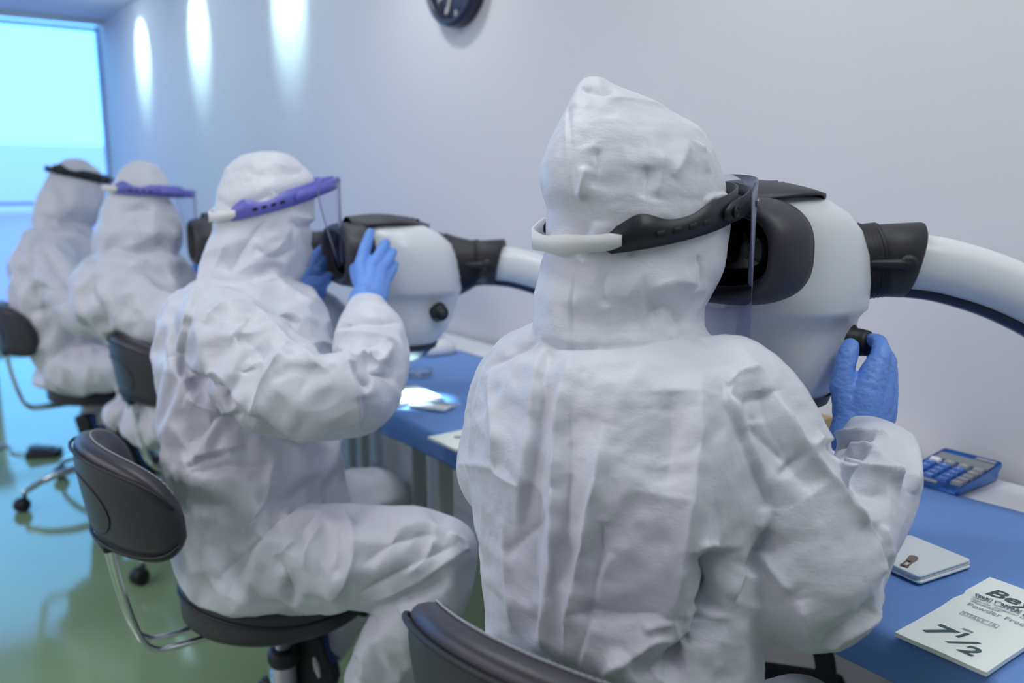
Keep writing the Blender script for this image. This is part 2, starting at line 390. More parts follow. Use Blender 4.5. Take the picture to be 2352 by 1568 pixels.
# surgical gloves packet: local x runs along the lettering (towards -Y in the room), local y towards the wall
t = thing('gloves_packet', 'white paper gloves packet with green 7 1/2 lettering on blue drape', 'packet', (1.060, 0.450, ZT), R(-90))
W2, D2 = 0.054, 0.117
def sheet(w, d, nx, ny, zf, th):
    V = []; F = []
    for s in (0, 1):
        for j in range(ny+1):
            for i in range(nx+1):
                x = -w+2*w*i/nx; y = -d+2*d*j/ny; z = zf(x, y); V.append((x, y, z+th if s == 0 else z*0.3))
    n = (nx+1)*(ny+1)
    for j in range(ny):
        for i in range(nx):
            a = j*(nx+1)+i; F.append((a, a+1, a+nx+2, a+nx+1)); F.append((n+a, n+a+nx+1, n+a+nx+2, n+a+1))
    rim = [i for i in range(nx+1)]+[j*(nx+1)+nx for j in range(1, ny+1)]+[ny*(nx+1)+i for i in range(nx-1, -1, -1)]+[j*(nx+1) for j in range(ny-1, 0, -1)]
    for k in range(len(rim)):
        a, b = rim[k], rim[(k+1) % len(rim)]; F.append((b, a, n+a, n+b))
    return V, F
def pz(x, y): return 0.002+0.004*math.exp(-((y-0.02)/0.02)**2)*(1 if x > -0.05 else .6)+0.0003*math.sin(x*90+y*40)+(0.004 if y > 0.05 else 0)
add('paper_wrap', sheet(W2, D2, 28, 44, pz, 0.004), 'paper', t, auto=40)
def on_pk(name, s, size, m, x, y, bold=0, shear=0, sx=1.0):
    o = text_mesh(name, s, size, m, t, (x, y, 0), 0, bold, shear, sx)
    for v in o.data.vertices: v.co.z = pz(v.co.x, v.co.y)+(.0006 if 'small' in name else 0)+0.0040+(0.0006 if v.co.z > 0 else 0.0004)   # printed on the paper
    return o
on_pk('brand_lettering', 'Beybi', 0.034, 'ink', -0.036, 0.062, 0.0006, 0.2, 1.15)
on_pk('small_lettering', 'Steril Cerrahi Eldiven', 0.0105, 'ink_soft', -0.042, 0.046, 0.0002, 0.2, 1.0)
on_pk('small_lettering', 'Sterile Surgical Gloves', 0.0095, 'ink_soft', -0.040, 0.035, 0, 0.2, 1.0)
on_pk('small_lettering', 'Pudras\u0131z', 0.0095, 'ink_soft', -0.036, 0.0255, 0.0001, 0.2, 1.15)
on_pk('small_lettering', 'Powder Free', 0.0120, 'ink_soft', -0.034, 0.0125, 0, 0, 1.1)
on_pk('small_lettering', 'STERILE', 0.0080, 'ink_soft', -0.028, -0.0100, 0, 0, 1.0)
on_pk('small_lettering', 'R', 0.0080, 'ink_soft', 0.0080, -0.0100, 0, 0, 1.0)
fx0, fx1, fy0, fy1 = -0.0300, 0.0150, -0.0125, -0.0020; zz = pz(0, -0.006)+0.0046
add('printed_box', join(*[box(a, b, c, d, zz, zz+.0003) for a, b, c, d in ((fx0, fx1, fy0, fy0+.0006), (fx0, fx1, fy1-.0006, fy1), (fx0, fx0+.0006, fy0, fy1), (fx1-.0006, fx1, fy0, fy1), (.0052, .0058, fy0, fy1))]), 'ink_soft', t, smooth=False)
on_pk('size_lettering', '7', 0.046, 'ink', -0.040, -0.087, 0.0010, 0.25, 1.05)
on_pk('size_lettering', '1', 0.026, 'ink', -0.010, -0.068, 0.0008, 0.2)
on_pk('size_lettering', '/', 0.042, 'ink', -0.006, -0.090, 0.0005, 0.5)
on_pk('size_lettering', '2', 0.033, 'ink', 0.010, -0.097, 0.0008, 0.2, 1.1)
on_pk('printed_mark', 'SIZE', 0.0060, 'ink_soft', -0.010, -0.045, 0.0002, 0.1, 1.1)

# folded gauze and scalp clip
t = thing('folded_gauze', 'folded white gauze pad on blue drape beside the near elbow', 'gauze', (1.160, 0.600, ZT), R(-8))
gz = []
for k, (dx, dy, h) in enumerate(((0, 0, 0), (0.002, 0.002, 0.0042), (-0.001, 0.001, 0.0084))):
    gz.append(prism(rrect(0.112, 0.100, 0.006)+np.array([dx, dy]), h, h+0.0040))
add('gauze_layers', join(*gz), 'gauze', t, bevel=0.0016)
c_ = thing('small_clip', 'small brown clip lying on the folded white gauze', 'clip', (1.1286, 0.5908, ZT+0.0135), R(10.4))
pl = [(0.014+0.0062*math.cos(R(a)), 0.0062*math.sin(R(a))) for a in np.linspace(-100, 100, 13)]+[(-0.002, 0.0046), (-0.002, -0.0046)]
add('clip_head', prism(pl, 0, 0.0022), 'brown', c_, bevel=0.0005)
add('clip_frame', join(box(-.021, -.001, .0030, .0046, 0, .0018), box(-.021, -.001, -.0046, -.0030, 0, .0018), box(-.0225, -.0185, -.0052, .0052, 0, .0018)), 'brown', c_, smooth=False)

# calculator: local x = towards the right of its keys, y = towards the display
ca, cb, cc, cdd = PZ(2112, 1103, TZ), PZ(2216, 1136, TZ), PZ(2303, 1055, TZ), PZ(2160, 1023, TZ)
t = thing('calculator', 'blue desk calculator with grey display on table by wall', 'calculator', (1.556, 0.753, TZ+0.004), R(-91))
cw, cl = 0.056, 0.078
def czf(y): return 0.012+0.020*((y+cl)/(2*cl))**1.3
def cbox(x0, x1, y0, y1, h, inset=0.0):
    V = []; 
    for top in (0, 1):
        for (x, y) in ((x0+inset*top, y0+inset*top), (x1-inset*top, y0+inset*top), (x1-inset*top, y1-inset*top), (x0+inset*top, y1-inset*top)):
            V.append((x, y, czf(y)+(h if top else -0.002)))
    return np.array(V), [(3, 2, 1, 0), (4, 5, 6, 7), (0, 1, 5, 4), (1, 2, 6, 5), (2, 3, 7, 6), (3, 0, 4, 7)]
rr_ = rrect(2*cw, 2*cl, 0.008)
add('calculator_body', loft([np.c_[rr_*0.93, np.full(len(rr_), 0.0)], np.c_[rr_*0.94, [czf(y)*0.45 for y in rr_[:, 1]]], np.c_[rr_, [czf(y)-0.005 for y in rr_[:, 1]]], np.c_[rr_*0.985, [czf(y) for y in rr_[:, 1]]]]), 'calc', t, auto=40)
add('display', cbox(-cw+.006, cw-.006, cl-.048, cl-.020, 0.0008), 'calc_lcd', t, smooth=False)
add('solar_strip', cbox(0.010, cw-.010, cl-.014, cl-.006, 0.0006), 'calc_grey', t, smooth=False)
add('name_strip', cbox(-cw+.012, 0.012, -cl+.004, -cl+.014, 0.0006), 'calc_grey', t, smooth=False)
kx = np.linspace(-cw+.016, cw-.016, 4); ky = np.linspace(-cl+.026, cl-.060, 5)
sym = [['0', '00', '.', '+'], ['1', '2', '3', '='], ['4', '5', '6', '-'], ['7', '8', '9', 'x'], ['C', '%', 'M', '/']]
for j, y in enumerate(ky):
    for i, x in enumerate(kx):
        grey = i == 3 or j == 4; w_ = .0105
        k_ = add('key', cbox(x-w_, x+w_, y-.0070, y+.0070, 0.0045, 0.0015), 'calc_grey' if grey and not (i == 0) else ('white' if j == 4 and i == 0 else 'calc_key'), t, bevel=0.001, smooth=False)
        if (i, j) != (0, 4): text_mesh('key_mark', sym[j][i], 0.009, 'white', k_, (x-.003, y-.003, czf(y)+.0049))

# wooden block behind the viewer's bowl
t = add('wooden_block', box(-.03, .03, -.022, .022, 0, .045), 'wood', None, bevel=0.002, smooth=False)
t.location = (1.60, 1.065, TZ)
tag(t, 'small yellow brown wooden block on table behind blue glove', 'block')

# things under the second viewer
q = PZ(935, 918, TZ)
t = thing('folded_gauze', 'folded white gauze brightly lit under the second viewer', 'gauze', (q[0], q[1], ZT), R(-4))
add('gauze_layers', join(prism(rrect(0.13, 0.15, 0.006), 0, 0.004), prism(rrect(0.125, 0.146, 0.006), 0.004, 0.009)), 'gauze', t, bevel=0.0015)
q = PZ(992, 940, TZ)
t = thing('folded_gauze', 'small folded white gauze with steel tweezers resting across it', 'gauze', (q[0], q[1], ZT), R(30))
add('gauze_layers', prism(rrect(0.06, 0.10, 0.005), 0, 0.007), 'gauze', t, bevel=0.0015)
t = thing('tweezers', 'slim steel tweezers lying on the small gauze beside lit one', 'tweezers', (q[0]+.008, q[1]-.012, ZT+0.012), R(-55))
for s in (-1, 1): add('prong', tube([(-.07, 0, 0), (-.03, s*.004, 0), (.03, s*.003, 0), (.06, s*.0008, 0)], [.0022, .002, .0016, .0008], 8, 5), 'steel', t)
q = PZ(960, 866, TZ)
t = thing('petri_dish', 'clear round dish on the second blue table drape', 'dish', (q[0], q[1], ZT))
add('dish_wall', lathe([(0.043, 0), (0.045, 0.002), (0.045, 0.014), (0.043, 0.014), (0.043, 0.003), (0.0, 0.002)], 40), 'dish', t)
q = PZ(1060, 1008, TZ)
t = thing('gloves_packet', 'white paper packet at drape edge behind the near left sleeve', 'packet', (1.015, 1.475, ZT), R(-90))
add('paper_wrap', sheet(0.055, 0.11, 16, 24, pz, 0.004), 'paper', t, auto=40)
text_mesh('printed_mark', '7', 0.05, 'ink', t, (-0.02, -0.07, 0.009), 0, 0.0008, 0.2)

# floor things
t = thing('tote_bag', 'black bag with open loop handle on floor under nearest table', 'bag', (1.40, 0.985, 0), R(-52))
bagr = []
for z, w, d in ((0.0, .15, .07), (.03, .165, .08), (.16, .16, .075), (.27, .145, .05), (.315, .125, .02)): bagr.append(np.c_[sellipse(w, d, 36, 3.2), np.full(36, z)])
add('bag_body', loft(bagr), 'bag_black', t)
add('handle', tube([(-.09, -.02, .28), (-.06, -.02, .37), (0, -.02, .42), (.06, -.02, .415), (.085, -.02, .36), (.095, -.02, .28)], [(.020, .008)]*6, 10, 6), 'bag_black', t)
q = PZ(102, 1046, 0)
t = thing('foot_pedal', 'black foot pedal with cable on floor far left', 'pedal', (q[0], q[1], 0), R(62))
add('pedal_body', prism(rrect(0.09, 0.15, 0.02), 0, 0.03), 'rubber', t, bevel=0.006)
add('pedal_plate', xf(prism(rrect(0.075, 0.11, 0.015), 0, 0.012), Matrix.Translation((0, 0.01, 0.03)) @ Matrix.Rotation(R(8), 4, 'X')), 'rubber', t, bevel=0.004)
add('cable', tube([(0, .07, .012), (.05, .16, .006), (.16, .22, .006), (.22, .32, .006), (.12, .40, .006), (.05, .3, .006), (.16, .25, .008), (.3, .4, .006)], .005, 8, 8), 'cable', t)

# ================================================================== CLOCK
t = thing('wall_clock', 'round dark blue wall clock with black rim on white wall', 'clock', (XW, 2.535, 1.945))
RC = 0.150
add('rim', [xf(lathe([(RC-.004, 0), (RC+.008, 0), (RC+.010, .03), (RC+.004, .048), (RC-.012, .050), (RC-.016, .036), (RC-.016, .02)], 64), Matrix.Rotation(R(-90), 4, 'Y'))][0], 'clock_rim', t)
add('dial', xf(lathe([(RC-.014, .012), (RC-.014, .0215)], 64), Matrix.Rotation(R(-90), 4, 'Y')), 'clock_face', t)
for k in range(12):
    a = R(30*k); r = RC-.034; L_ = .010
    cy, cz = r*math.sin(a), r*math.cos(a)
    add('hour_mark', xf(box(-.0240, -.0215, -.0055, .0055, -L_, L_), Matrix.Translation((0, -cy, cz)) @ Matrix.Rotation(a, 4, 'X')), 'clock_mark', t, smooth=False)
def chand(name, deg, L_, w_, m):
    a = R(deg); add(name, xf(box(-.029, -.026, -w_, w_, -.02, L_), Matrix.Rotation(a, 4, 'X')), m, t, smooth=False)
chand('minute_hand', 203, .118, .006, 'clock_hand'); chand('hour_hand', 55, .075, .007, 'clock_hand')
add('hub', xf(lathe([(.010, .02), (.010, .034)], 20), Matrix.Rotation(R(-90), 4, 'Y')), 'clock_rim', t)

# ================================================================== STOOLS
def stool(x, y, zs, rz, label, star=0, pad_dz=0.0):
    t = thing('work_stool', label, 'stool', (x, y, 0), rz, 'black padded work stools on chrome bases')
    RS = 0.198
    def sad(V):
        V = np.array(V); r = np.clip(-V[:, 0]/RS, 0, 1); V[:, 2] += 0.028*r**2*(V[:, 2] > zs-.06); return V
    V, F = lathe([(.16, zs-.082), (RS-.012, zs-.080), (RS-.002, zs-.070), (RS, zs-.050), (RS-.001, zs-.040), (RS+.001, zs-.030), (RS-.004, zs-.014), (RS-.018, zs-.003), (RS-.05, zs+.002), (.08, zs-.004), (.02, zs-.006)], 56)
    add('seat', (sad(V), F), 'leather', t)
    ring = [(math.cos(a)*(RS+.0005), math.sin(a)*(RS+.0005), zs-.043) for a in np.linspace(0, 2*PI, 65)[:-1]]
    def loop_tube(pts, r, n=8):
        pts = sad(np.array(pts)); c = len(pts); rg = []
        for i in range(c):
            T = pts[(i+1) % c]-pts[i-1]; T /= np.linalg.norm(T); A = np.cross(T, (0, 0, 1)); A /= np.linalg.norm(A); B = np.cross(T, A)
            rg.append([pts[i]+r*(math.cos(q)*A+math.sin(q)*B) for q in np.linspace(0, 2*PI, n, endpoint=False)])
        V, F = loft(rg, cap=False); m = len(rg)
        F += [((m-1)*n+i, (m-1)*n+(i+1) % n, (i+1) % n, i) for i in range(n)]
        return V, F
    add('seat_piping', loop_tube(ring, .0035), 'rubber', t)
    add('seat_plate', lathe([(.02, zs-.10), (.09, zs-.098), (.12, zs-.086), (.10, zs-.078)], 32), 'rubber', t)
    # curved backrest pad
    Rb, cx = 0.232, -0.095; zc = zs+0.235+pad_dz; N = 44; rings = []; pip = []; pip2 = []; st = []
    for i, s in enumerate(np.linspace(-1, 1, N)):
        th = PI+s*R(54); e = (1-abs(s)**7)**0.5 if abs(s) < 1 else 0.0; e = max(e, 0.10)
        hh = (0.100-0.018*s*s)*max(e, .25); tk = 0.030*e; lean = 0.028
        zmid = zc-0.028*s*s
        rad = np.array([math.cos(th), math.sin(th), 0]); sec = sellipse(tk, hh, 28, 3.2); pts = []
        def at(u, v):
            return np.array([cx, 0, zmid])+rad*(Rb+u+lean*(-v/0.1)*-0.5)+np.array([0, 0, v])
        for u, v in sec: pts.append(at(u, v))
        rings.append(pts)
        if abs(s) < .985:
            pip.append(at(tk*.93, hh*.86)); pip2.append(at(tk*.99, -hh*.80)); st.append(at(-tk*.30, hh*1.0+.0005))
    pad = add('backrest', loft(rings), 'leather', t)
    add('piping', tube(pip, .0032, 8, 2), 'rubber', pad); add('piping', tube(pip2, .0032, 8, 2), 'rubber', pad)
    sp = catmull(st, 8); d = []
    for i in range(0, len(sp)-5, 5): d.append(tube([sp[i], sp[i+3]], .0011, 6, 1))
    add('stitching', join(*d), 'thread', pad)
    # inner oval panel seam on the outer face
    ov = []
    for a in np.linspace(0, 2*PI, 49):
        s = 0.42*math.cos(a); v = 0.055*math.sin(a)-.012; th = PI+s*R(54); hh = 0.100-0.018*s*s; tk = .030*(1-(abs(v)/hh)**3.2)**(1/3.2)
        ov.append(np.array([cx, 0, zc-0.028*s*s])+np.array([math.cos(th), math.sin(th), 0])*(Rb+tk+0.014*(v/.1)+.0004)+np.array([0, 0, v]))
    add('panel_seam', tube(ov, .0016, 6, 2), 'rubber', pad)
    for sy in (-.026, .026):
        add('back_rod', tube([(-.10, sy, zs-.095), (-.225, sy, zs-.097), (-.268, sy, zs-.085), (-.290, sy, zs-.045), (-.313, sy, zs+.06), (-.327, sy, zs+.17+pad_dz)], .0065, 10, 8), 'chrome', t)
    add('rod_bracket', box(-.338, -.316, -.040, .040, zs+.128+pad_dz, zs+.20+pad_dz), 'rubber', t, bevel=.006)
    add('column', lathe([(.024, .10), (.026, .13), (.026, zs-.20), (.016, zs-.195), (.014, zs-.09)], 24), 'steel_grey', t)
    add('collar', lathe([(.028, zs-.225), (.033, zs-.215), (.033, zs-.195), (.026, zs-.188), (.017, zs-.186)], 24), 'rubber', t)
    add('lever', tube([(.03, 0, zs-.095), (.10, -.06, zs-.10), (.14, -.11, zs-.105)], [.005, .005, .009], 8, 6), 'rubber', t)
    add('hub', lathe([(.02, .085), (.045, .09), (.048, .13), (.035, .15), (.025, .152)], 24), 'chrome', t)
    for k in range(5):
        a = R(star+72*k); ca_, sa_ = math.cos(a), math.sin(a)
        l = add('base_leg', tube([(ca_*r, sa_*r, z) for r, z in ((.03, .118), (.13, .128), (.24, .110), (.315, .078))], [.020, .017, .014, .012], 12, 6, flat=.8), 'chrome', t)
        w = []
        for sgn in (-1, 1):
            A = Matrix.Translation((ca_*.33, sa_*.33, .027)) @ Matrix.Rotation(a+R(35), 4, 'Z') @ Matrix.Translation((0, sgn*.014, 0)) @ Matrix.Rotation(R(90), 4, 'X')
            w.append(xf(lathe([(.010, -.009), (.024, -.008), (.027, -.004), (.027, .004), (.024, .008), (.010, .009)], 20), A))
        w.append(xf(lathe([(.008, .03), (.008, .075)], 12), Matrix.Translation((ca_*.317, sa_*.317, 0))))
        hood = xf(lathe([(.012, -.006), (.029, -.005), (.029, .005), (.012, .006)], 20), Matrix.Translation((ca_*.33, sa_*.33, .029)) @ Matrix.Rotation(a+R(35), 4, 'Z') @ Matrix.Rotation(R(90), 4, 'X'))
        w.append(hood)
        add('caster', join(*w), 'rubber', l)
    return t
S2 = PZ(640, 1298, .50); S3 = P(287, 840, 2.63)+np.array([.327, 0, 0]); S4 = P(4, 750, 3.34)+np.array([.327, 0, 0])
stool(0.742, 0.645, .50, R(12.5), 'black leather work stool, large stitched backrest at bottom centre', 10, .057)
stool(S2[0], S2[1], .50, R(0), 'black leather work stool under second person, round seat fully visible', 76)
stool(S3[0], S3[1], .50, R(2), 'black leather work stool of third person, seat mostly hidden', 20)
stool(S4[0], S4[1], .50, R(0), 'black leather work stool at far left, under farthest person', -30)

# ================================================================== VIEWERS
def viewer(bx, by, bz, rz, label, arm_rz=-34, ends=True, spot=0):
    """white lens-less stereo viewer: origin at its body centre, local +x points away from the user"""
    t = thing('inspection_viewer', label, 'viewer', (bx, by, bz), rz, 'white inspection viewers on curved arms')
    def sec(z, xf_, xb, hw, e=2.5):
        p = sellipse((xb-xf_)/2, hw, 56, e); return np.c_[p[:, 0]+(xb+xf_)/2, p[:, 1], np.full(len(p), z)]
    S = [(.081, -.060, -.02, .035), (.078, -.085, .02, .065), (.068, -.104, .06, .090), (.050, -.108, .095, .108), (.025, -.110, .124, .119), (-.01, -.110, .143, .125), (-.05, -.110, .151, .127), (-.078, -.106, .151, .1265), (-.086, -.098, .150, .125), (-.092, -.092, .148, .118), (-.102, -.087, .145, .111),
         (-.125, -.080, .138, .109), (-.15, -.074, .128, .110), (-.18, -.066, .112, .106), (-.205, -.058, .088, .095), (-.220, -.05, .070, .084)]
    add('shell', loft([sec(*s) for s in S]), 'shell', t)
    # dark eyepiece hood with its window
    def ring(x, hw, hh, zc=-.003, e=2.7, sl=0.0):
        p = sellipse(hw, hh, 56, e); return np.c_[np.full(len(p), x)+sl*p[:, 1], p[:, 0], p[:, 1]+zc]
    add('eyepiece_hood', loft([ring(-.092, .112, 0.0651, .004), ring(-.092, .1285, 0.0739, .004), ring(-.105, .1295, 0.0749, .004), ring(-.125, .1275, 0.0735, .004), ring(-.145, .122, 0.0698, .004), ring(-.155, .115, 0.0651, .004), ring(-.1575, .108, 0.0605, .004), ring(-.154, .101, 0.0558, .004), ring(-.140, .095, 0.0521, .004), ring(-.128, .091, 0.0493, .004)]), 'bezel', t)
    add('window', loft([ring(-.1285, .0905, 0.0488, .004), ring(-.127, .0905, 0.0488, .004)]), 'lens', t)
    add('window_rim', loft([ring(-.131, .096, 0.0535, .004), ring(-.134, .094, 0.0516, .004), ring(-.131, .089, 0.0474, .004)], cap=False), 'bezel_in', t)
    # leaf-shaped vent cover on top
    V, F = [], []; n = 20; mcol = 13
    rows = np.linspace(0, 1, n)
    for s in (0, 1):
        for i, u in enumerate(rows):
            x = -.120+u*.205; hw = .095*(math.sin(PI*min(1, (u*.86+.14)))**.75)
            z0 = .092+.006*math.sin(u*PI)-.040*max(0, u-.25)**1.8
            for j in range(mcol):
                v = -1+2*j/(mcol-1); V.append((x, hw*v, z0-.020*v*v*(1-.5*u)-s*.004))
    m = n*mcol
    for i in range(n-1):
        for j in range(mcol-1):
            a = i*mcol+j; F.append((a, a+mcol, a+mcol+1, a+1)); F.append((m+a, m+a+1, m+a+mcol+1, m+a+mcol))
    for i in range(n-1):
        for j in (0, mcol-1):
            a = i*mcol+j; q = (a, m+a, m+a+mcol, a+mcol); F.append(q if j == 0 else q[::-1])
    vc = add('vent_cover', (V, F), 'bezel', t)
    sl = []
    for k in range(6):
        x = -.03+k*.015; z0 = .0985-.040*max(0, (x+.12)/.205-.25)**1.8-.001
        for sy in (-1, 1): sl.append(box(x-.002, x+.002, sy*.018-.013, sy*.018+.013, z0-.012, z0-.0002))
    add('vent_slots', join(*sl), 'slot', vc, smooth=False)
    # bowl under the body, with its rim
    add('lamp_bowl', loft([sec(-.213, -.055, .080, .090), sec(-.221, -.056, .080, .090), sec(-.227, -.05, .074, .084), sec(-.245, -.03, .058, .066), sec(-.259, -.005, .036, .036), sec(-.262, .005, .025, .015)]), 'bowl', t)
    add('bowl_rim', loft([sec(-.208, -.061, .088, .097), sec(-.214, -.062, .086, .0955), sec(-.222, -.060, .083, .093)], cap=False), 'bezel', t)
    # knobs, left and right
    for s in (-1, 1):
        A = Matrix.Translation((.060, s*.100, -.130)) @ Matrix.Rotation(R(-90*s), 4, 'X')
        k = add('knob', xf(lathe([(.024, 0), (.024, .008), (.020, .010), (.0185, .030), (.017, .034), (.008, .036)], 28), A), 'rubber', t)
        add('knob_cap', xf(lathe([(.009, .0355), (.009, .038)], 20), A), 'bezel', k)
    # bellows, collar, arm
    ar = R(arm_rz); ca_, sa_ = math.cos(ar), math.sin(ar)
    def ap(x, z): return np.array([.10+x*ca_, x*sa_, z])
    cen = catmull([ap(.01, -.035), ap(.045, -.032), ap(.08, -.027), ap(.11, -.023)], 10); T, N, B = frames(cen); rg = []
    for i in range(len(cen)):
        u = i/(len(cen)-1); rib = .004*math.cos(i*PI) if 5 < i else 0; r1 = .085-.032*min(1, u*1.25)+rib; r2 = .082-.028*min(1, u*1.25)+rib
        p = sellipse(r2, r1, 28, 2.3); rg.append(cen[i]+np.outer(p[:, 0], B[i])+np.outer(p[:, 1], N[i]))
    add('bellows', loft(rg), 'bellows', t)
    cen = [ap(.10, -.024), ap(.125, -.023), ap(.165, -.022)]; rg = []
    T = (cen[-1]-cen[0]); T /= np.linalg.norm(T); B = np.cross((0, 0, 1), T); B /= np.linalg.norm(B); N = np.cross(T, B)
    for off, r, tilt in ((.0, .050, 0), (.004, .054, 0), (.056, .056, .25), (.060, .050, .25)):
        p = sellipse(r*.95, r, 28, 2.6); rg.append(cen[0]+np.outer(np.full(28, off)+tilt*p[:, 1]*1.0, T)+np.outer(p[:, 0], B)+np.outer(p[:, 1], N))
    col = add('collar', loft(rg), 'bellows', t)
    side = cen[1]-B*.054
    add('lock_lever', join(tube([side-T*.055+B*.004, side-T*.02-B*.004, side+T*.012-B*.006], [.006, .007, .008], 10, 5), xf(lathe([(.013, 0), (.013, .010), (.006, .012)], 20), Matrix.Translation(Vector(side+T*.012-B*.001)) @ Matrix(((B[0]*0+N[0], T[0], -B[0], 0), (N[1], T[1], -B[1], 0), (N[2], T[2], -B[2], 0), (0, 0, 0, 1))))), 'rubber', col)
    drop = bz-TZ-.012
    path = [ap(.145, -.024), ap(.21, -.033), ap(.30, -.062), ap(.39, -.112), ap(.465, -.19), ap(.50, -.29), ap(.505, -drop+.03)]
    p2 = catmull(path, 10); T, N, B = frames(p2); rg = []; strip = []
    for i in range(len(p2)):
        u = i/(len(p2)-1); p = sellipse(.040, .043-.004*u, 28, 2.3); rg.append(p2[i]+np.outer(p[:, 0], B[i])+np.outer(p[:, 1], N[i]))
        q = sellipse(.022, .010, 20, 2.5); strip.append(p2[i]-N[i]*(.044)+np.outer(q[:, 0], B[i])+np.outer(q[:, 1], N[i]))
    add('arm', loft(rg), 'shell', t); add('under_strip', loft(strip), 'bowl', t)
    e = p2[-1]
    add('arm_base', loft([np.c_[sellipse(r*.8, r, 40, 3)+e[:2], np.full(40, z)] for r, z in ((.075, -drop-.0075), (.082, -drop-.003), (.082, -drop+.012), (.070, -drop+.028), (.048, -drop+.036))]), 'shell', t)
    if spot:
        l = bpy.data.lights.new('work_lamp', 'SPOT'); l.energy = spot; l.color = (.62, .95, 1.0); l.spot_size = R(86); l.spot_blend = .3; l.shadow_soft_size = .02
        o = bpy.data.objects.new('work_lamp', l); C.objects.link(o); o.parent = t; o.location = (.01, 0, -.27)
        o.rotation_euler = (R(-4), R(-12), 0)
    return t
v1 = P(1760, 568, 1.26); v2 = P(912, 583, 2.09); v3 = P(560, 555, 2.74)
viewer(v1[0], v1[1], v1[2], R(5), 'white inspection viewer nearest camera, knob held by a blue glove', -48)
viewer(v2[0], v2[1], v2[2], R(-10), 'white inspection viewer in front of the person with a blue headband', spot=6)
viewer(v3[0], v3[1], v3[2], R(-10), 'inspection viewer behind second person, only its dark eyepiece showing')

# ================================================================== PEOPLE
def pring(y, xl, xr, t, yaw, asp, n=64, e=2.0):
    """horizontal cross-section whose outline is as wide as measured; yaw = facing, asp = side half-width / front half-depth"""
    c = P((xl+xr)/2, y, t); hw = (xr-xl)/2*t/FPX; d = ray((xl+xr)/2, y)[:2]; phi = R(yaw)-math.atan2(d[1], d[0])
    a = hw/math.sqrt(math.sin(phi)**2+(asp*math.cos(phi))**2); b = asp*a
    p = sellipse(a, b, n, e); cy, sy = math.cos(R(yaw)), math.sin(R(yaw))
    return np.c_[c[0]+p[:, 0]*cy-p[:, 1]*sy, c[1]+p[:, 0]*sy+p[:, 1]*cy, np.full(n, c[2])]
def smooth_secs(secs, k=4):
    return catmull(np.array(secs, float), k)
def ptube(pts, n=28, k=6, flat=1.0):
    """pts: (x, y, t, radius in px)"""
    w = np.array([P(a, b, c) for a, b, c, r in pts]); rad = [r*c/FPX for a, b, c, r in pts]
    return tube(w, rad, n, k, flat=flat)
def K(sc, ox, oy):
    return lambda *p: [(ox+a/sc, oy+b/sc) for a, b in p]
def crease_me(me, creases, gain=1.0, thin=1.0):
    """press folds into the cloth: each fold line is dropped onto the cloth and the cloth is raised or sunk along it"""
    V, N = get_vn(me); bvh = BVHTree.FromPolygons([tuple(v) for v in V], [tuple(p.vertices) for p in me.polygons]); D = np.zeros(len(V))
    for kind, amp, w, pts in creases:
        amp *= gain; w *= thin
        q = catmull(np.array(pts, float), 10) if len(pts) > 2 else np.array([np.array(pts[0])*(1-s)+np.array(pts[1])*s for s in np.linspace(0, 1, 14)])
        H, HN = [], []
        for x, y in q:
            r = bvh.ray_cast(Vector(CAMP), Vector(ray(x, y)).normalized())
            if r[0] is not None: H.append(r[0][:]); HN.append(r[1][:])
        if len(H) < 3: continue
        H = np.array(H); HN = np.array(HN); dep = np.linalg.norm(H-CAMP, axis=1); ok = np.abs(dep-np.median(dep)) < 0.22; H, HN = H[ok], HN[ok]
        if len(H) < 3: continue
        T = np.gradient(H, axis=0); T /= np.linalg.norm(T, axis=1)[:, None]+1e-9; S = np.cross(T, HN)
        lo, hi = H.min(0)-4*w, H.max(0)+4*w; idx = np.where(((V > lo) & (V < hi)).all(1))[0]
        if not len(idx): continue
        # fine resample
        m = len(H); u = np.linspace(0, m-1, m*4); i0 = np.minimum(u.astype(int), m-2); f = (u-i0)[:, None]
        Hf = H[i0]*(1-f)+H[i0+1]*f; Sf = S[i0]*(1-f)+S[i0+1]*f; Nf = HN[i0]*(1-f)+HN[i0+1]*f
        best = np.full(len(idx), 1e9); arg = np.zeros(len(idx), int)
        for k in range(len(Hf)):
            d = ((V[idx]-Hf[k])**2).sum(1); c = d < best; best[c] = d[c]; arg[c] = k
        d = np.sqrt(best); uu = arg/(len(Hf)-1); tap = np.clip(np.minimum(uu, 1-uu)/0.18, 0, 1)**0.7
        tap = np.maximum(tap, 0.0); front = (N[idx]*Nf[arg]).sum(1) > -0.1
        if kind == 'ridge': p = amp*np.exp(-(d/w)**1.05)
        elif kind == 'valley': p = -amp*np.exp(-(d/w)**1.05)
        else:
            s = ((V[idx]-Hf[arg])*Sf[arg]).sum(1); sg = 1 if kind == 'step' else -1
            p = amp*np.tanh(sg*s/0.004)*np.exp(-d/w)
        D[idx] += np.where(front, p*tap, 0)
    put_v(me, V+N*D[:, None])
def rumple(me, seed, specs, mask=None):
    V, N = get_vn(me); D = np.zeros(len(V)); q = V+np.c_[perlin(V*6+seed), perlin(V*6+seed+9), perlin(V*6+seed+17)]*0.03
    for amp, sc, st, kind in specs:
        p = q*sc*np.array(st)+seed*3.7
        D += amp*((ridged(p)-0.35) if kind == 'r' else perlin(p))
    if mask is not None: D *= mask(V)
    put_v(me, V+N*D[:, None])
def relax(me, it=1, f=0.5):
    o = link('relax', me); s = o.modifiers.new('s', 'SMOOTH'); s.factor = f; s.iterations = it; m2 = evald(o); bpy.data.objects.remove(o); bpy.data.meshes.remove(me); return m2
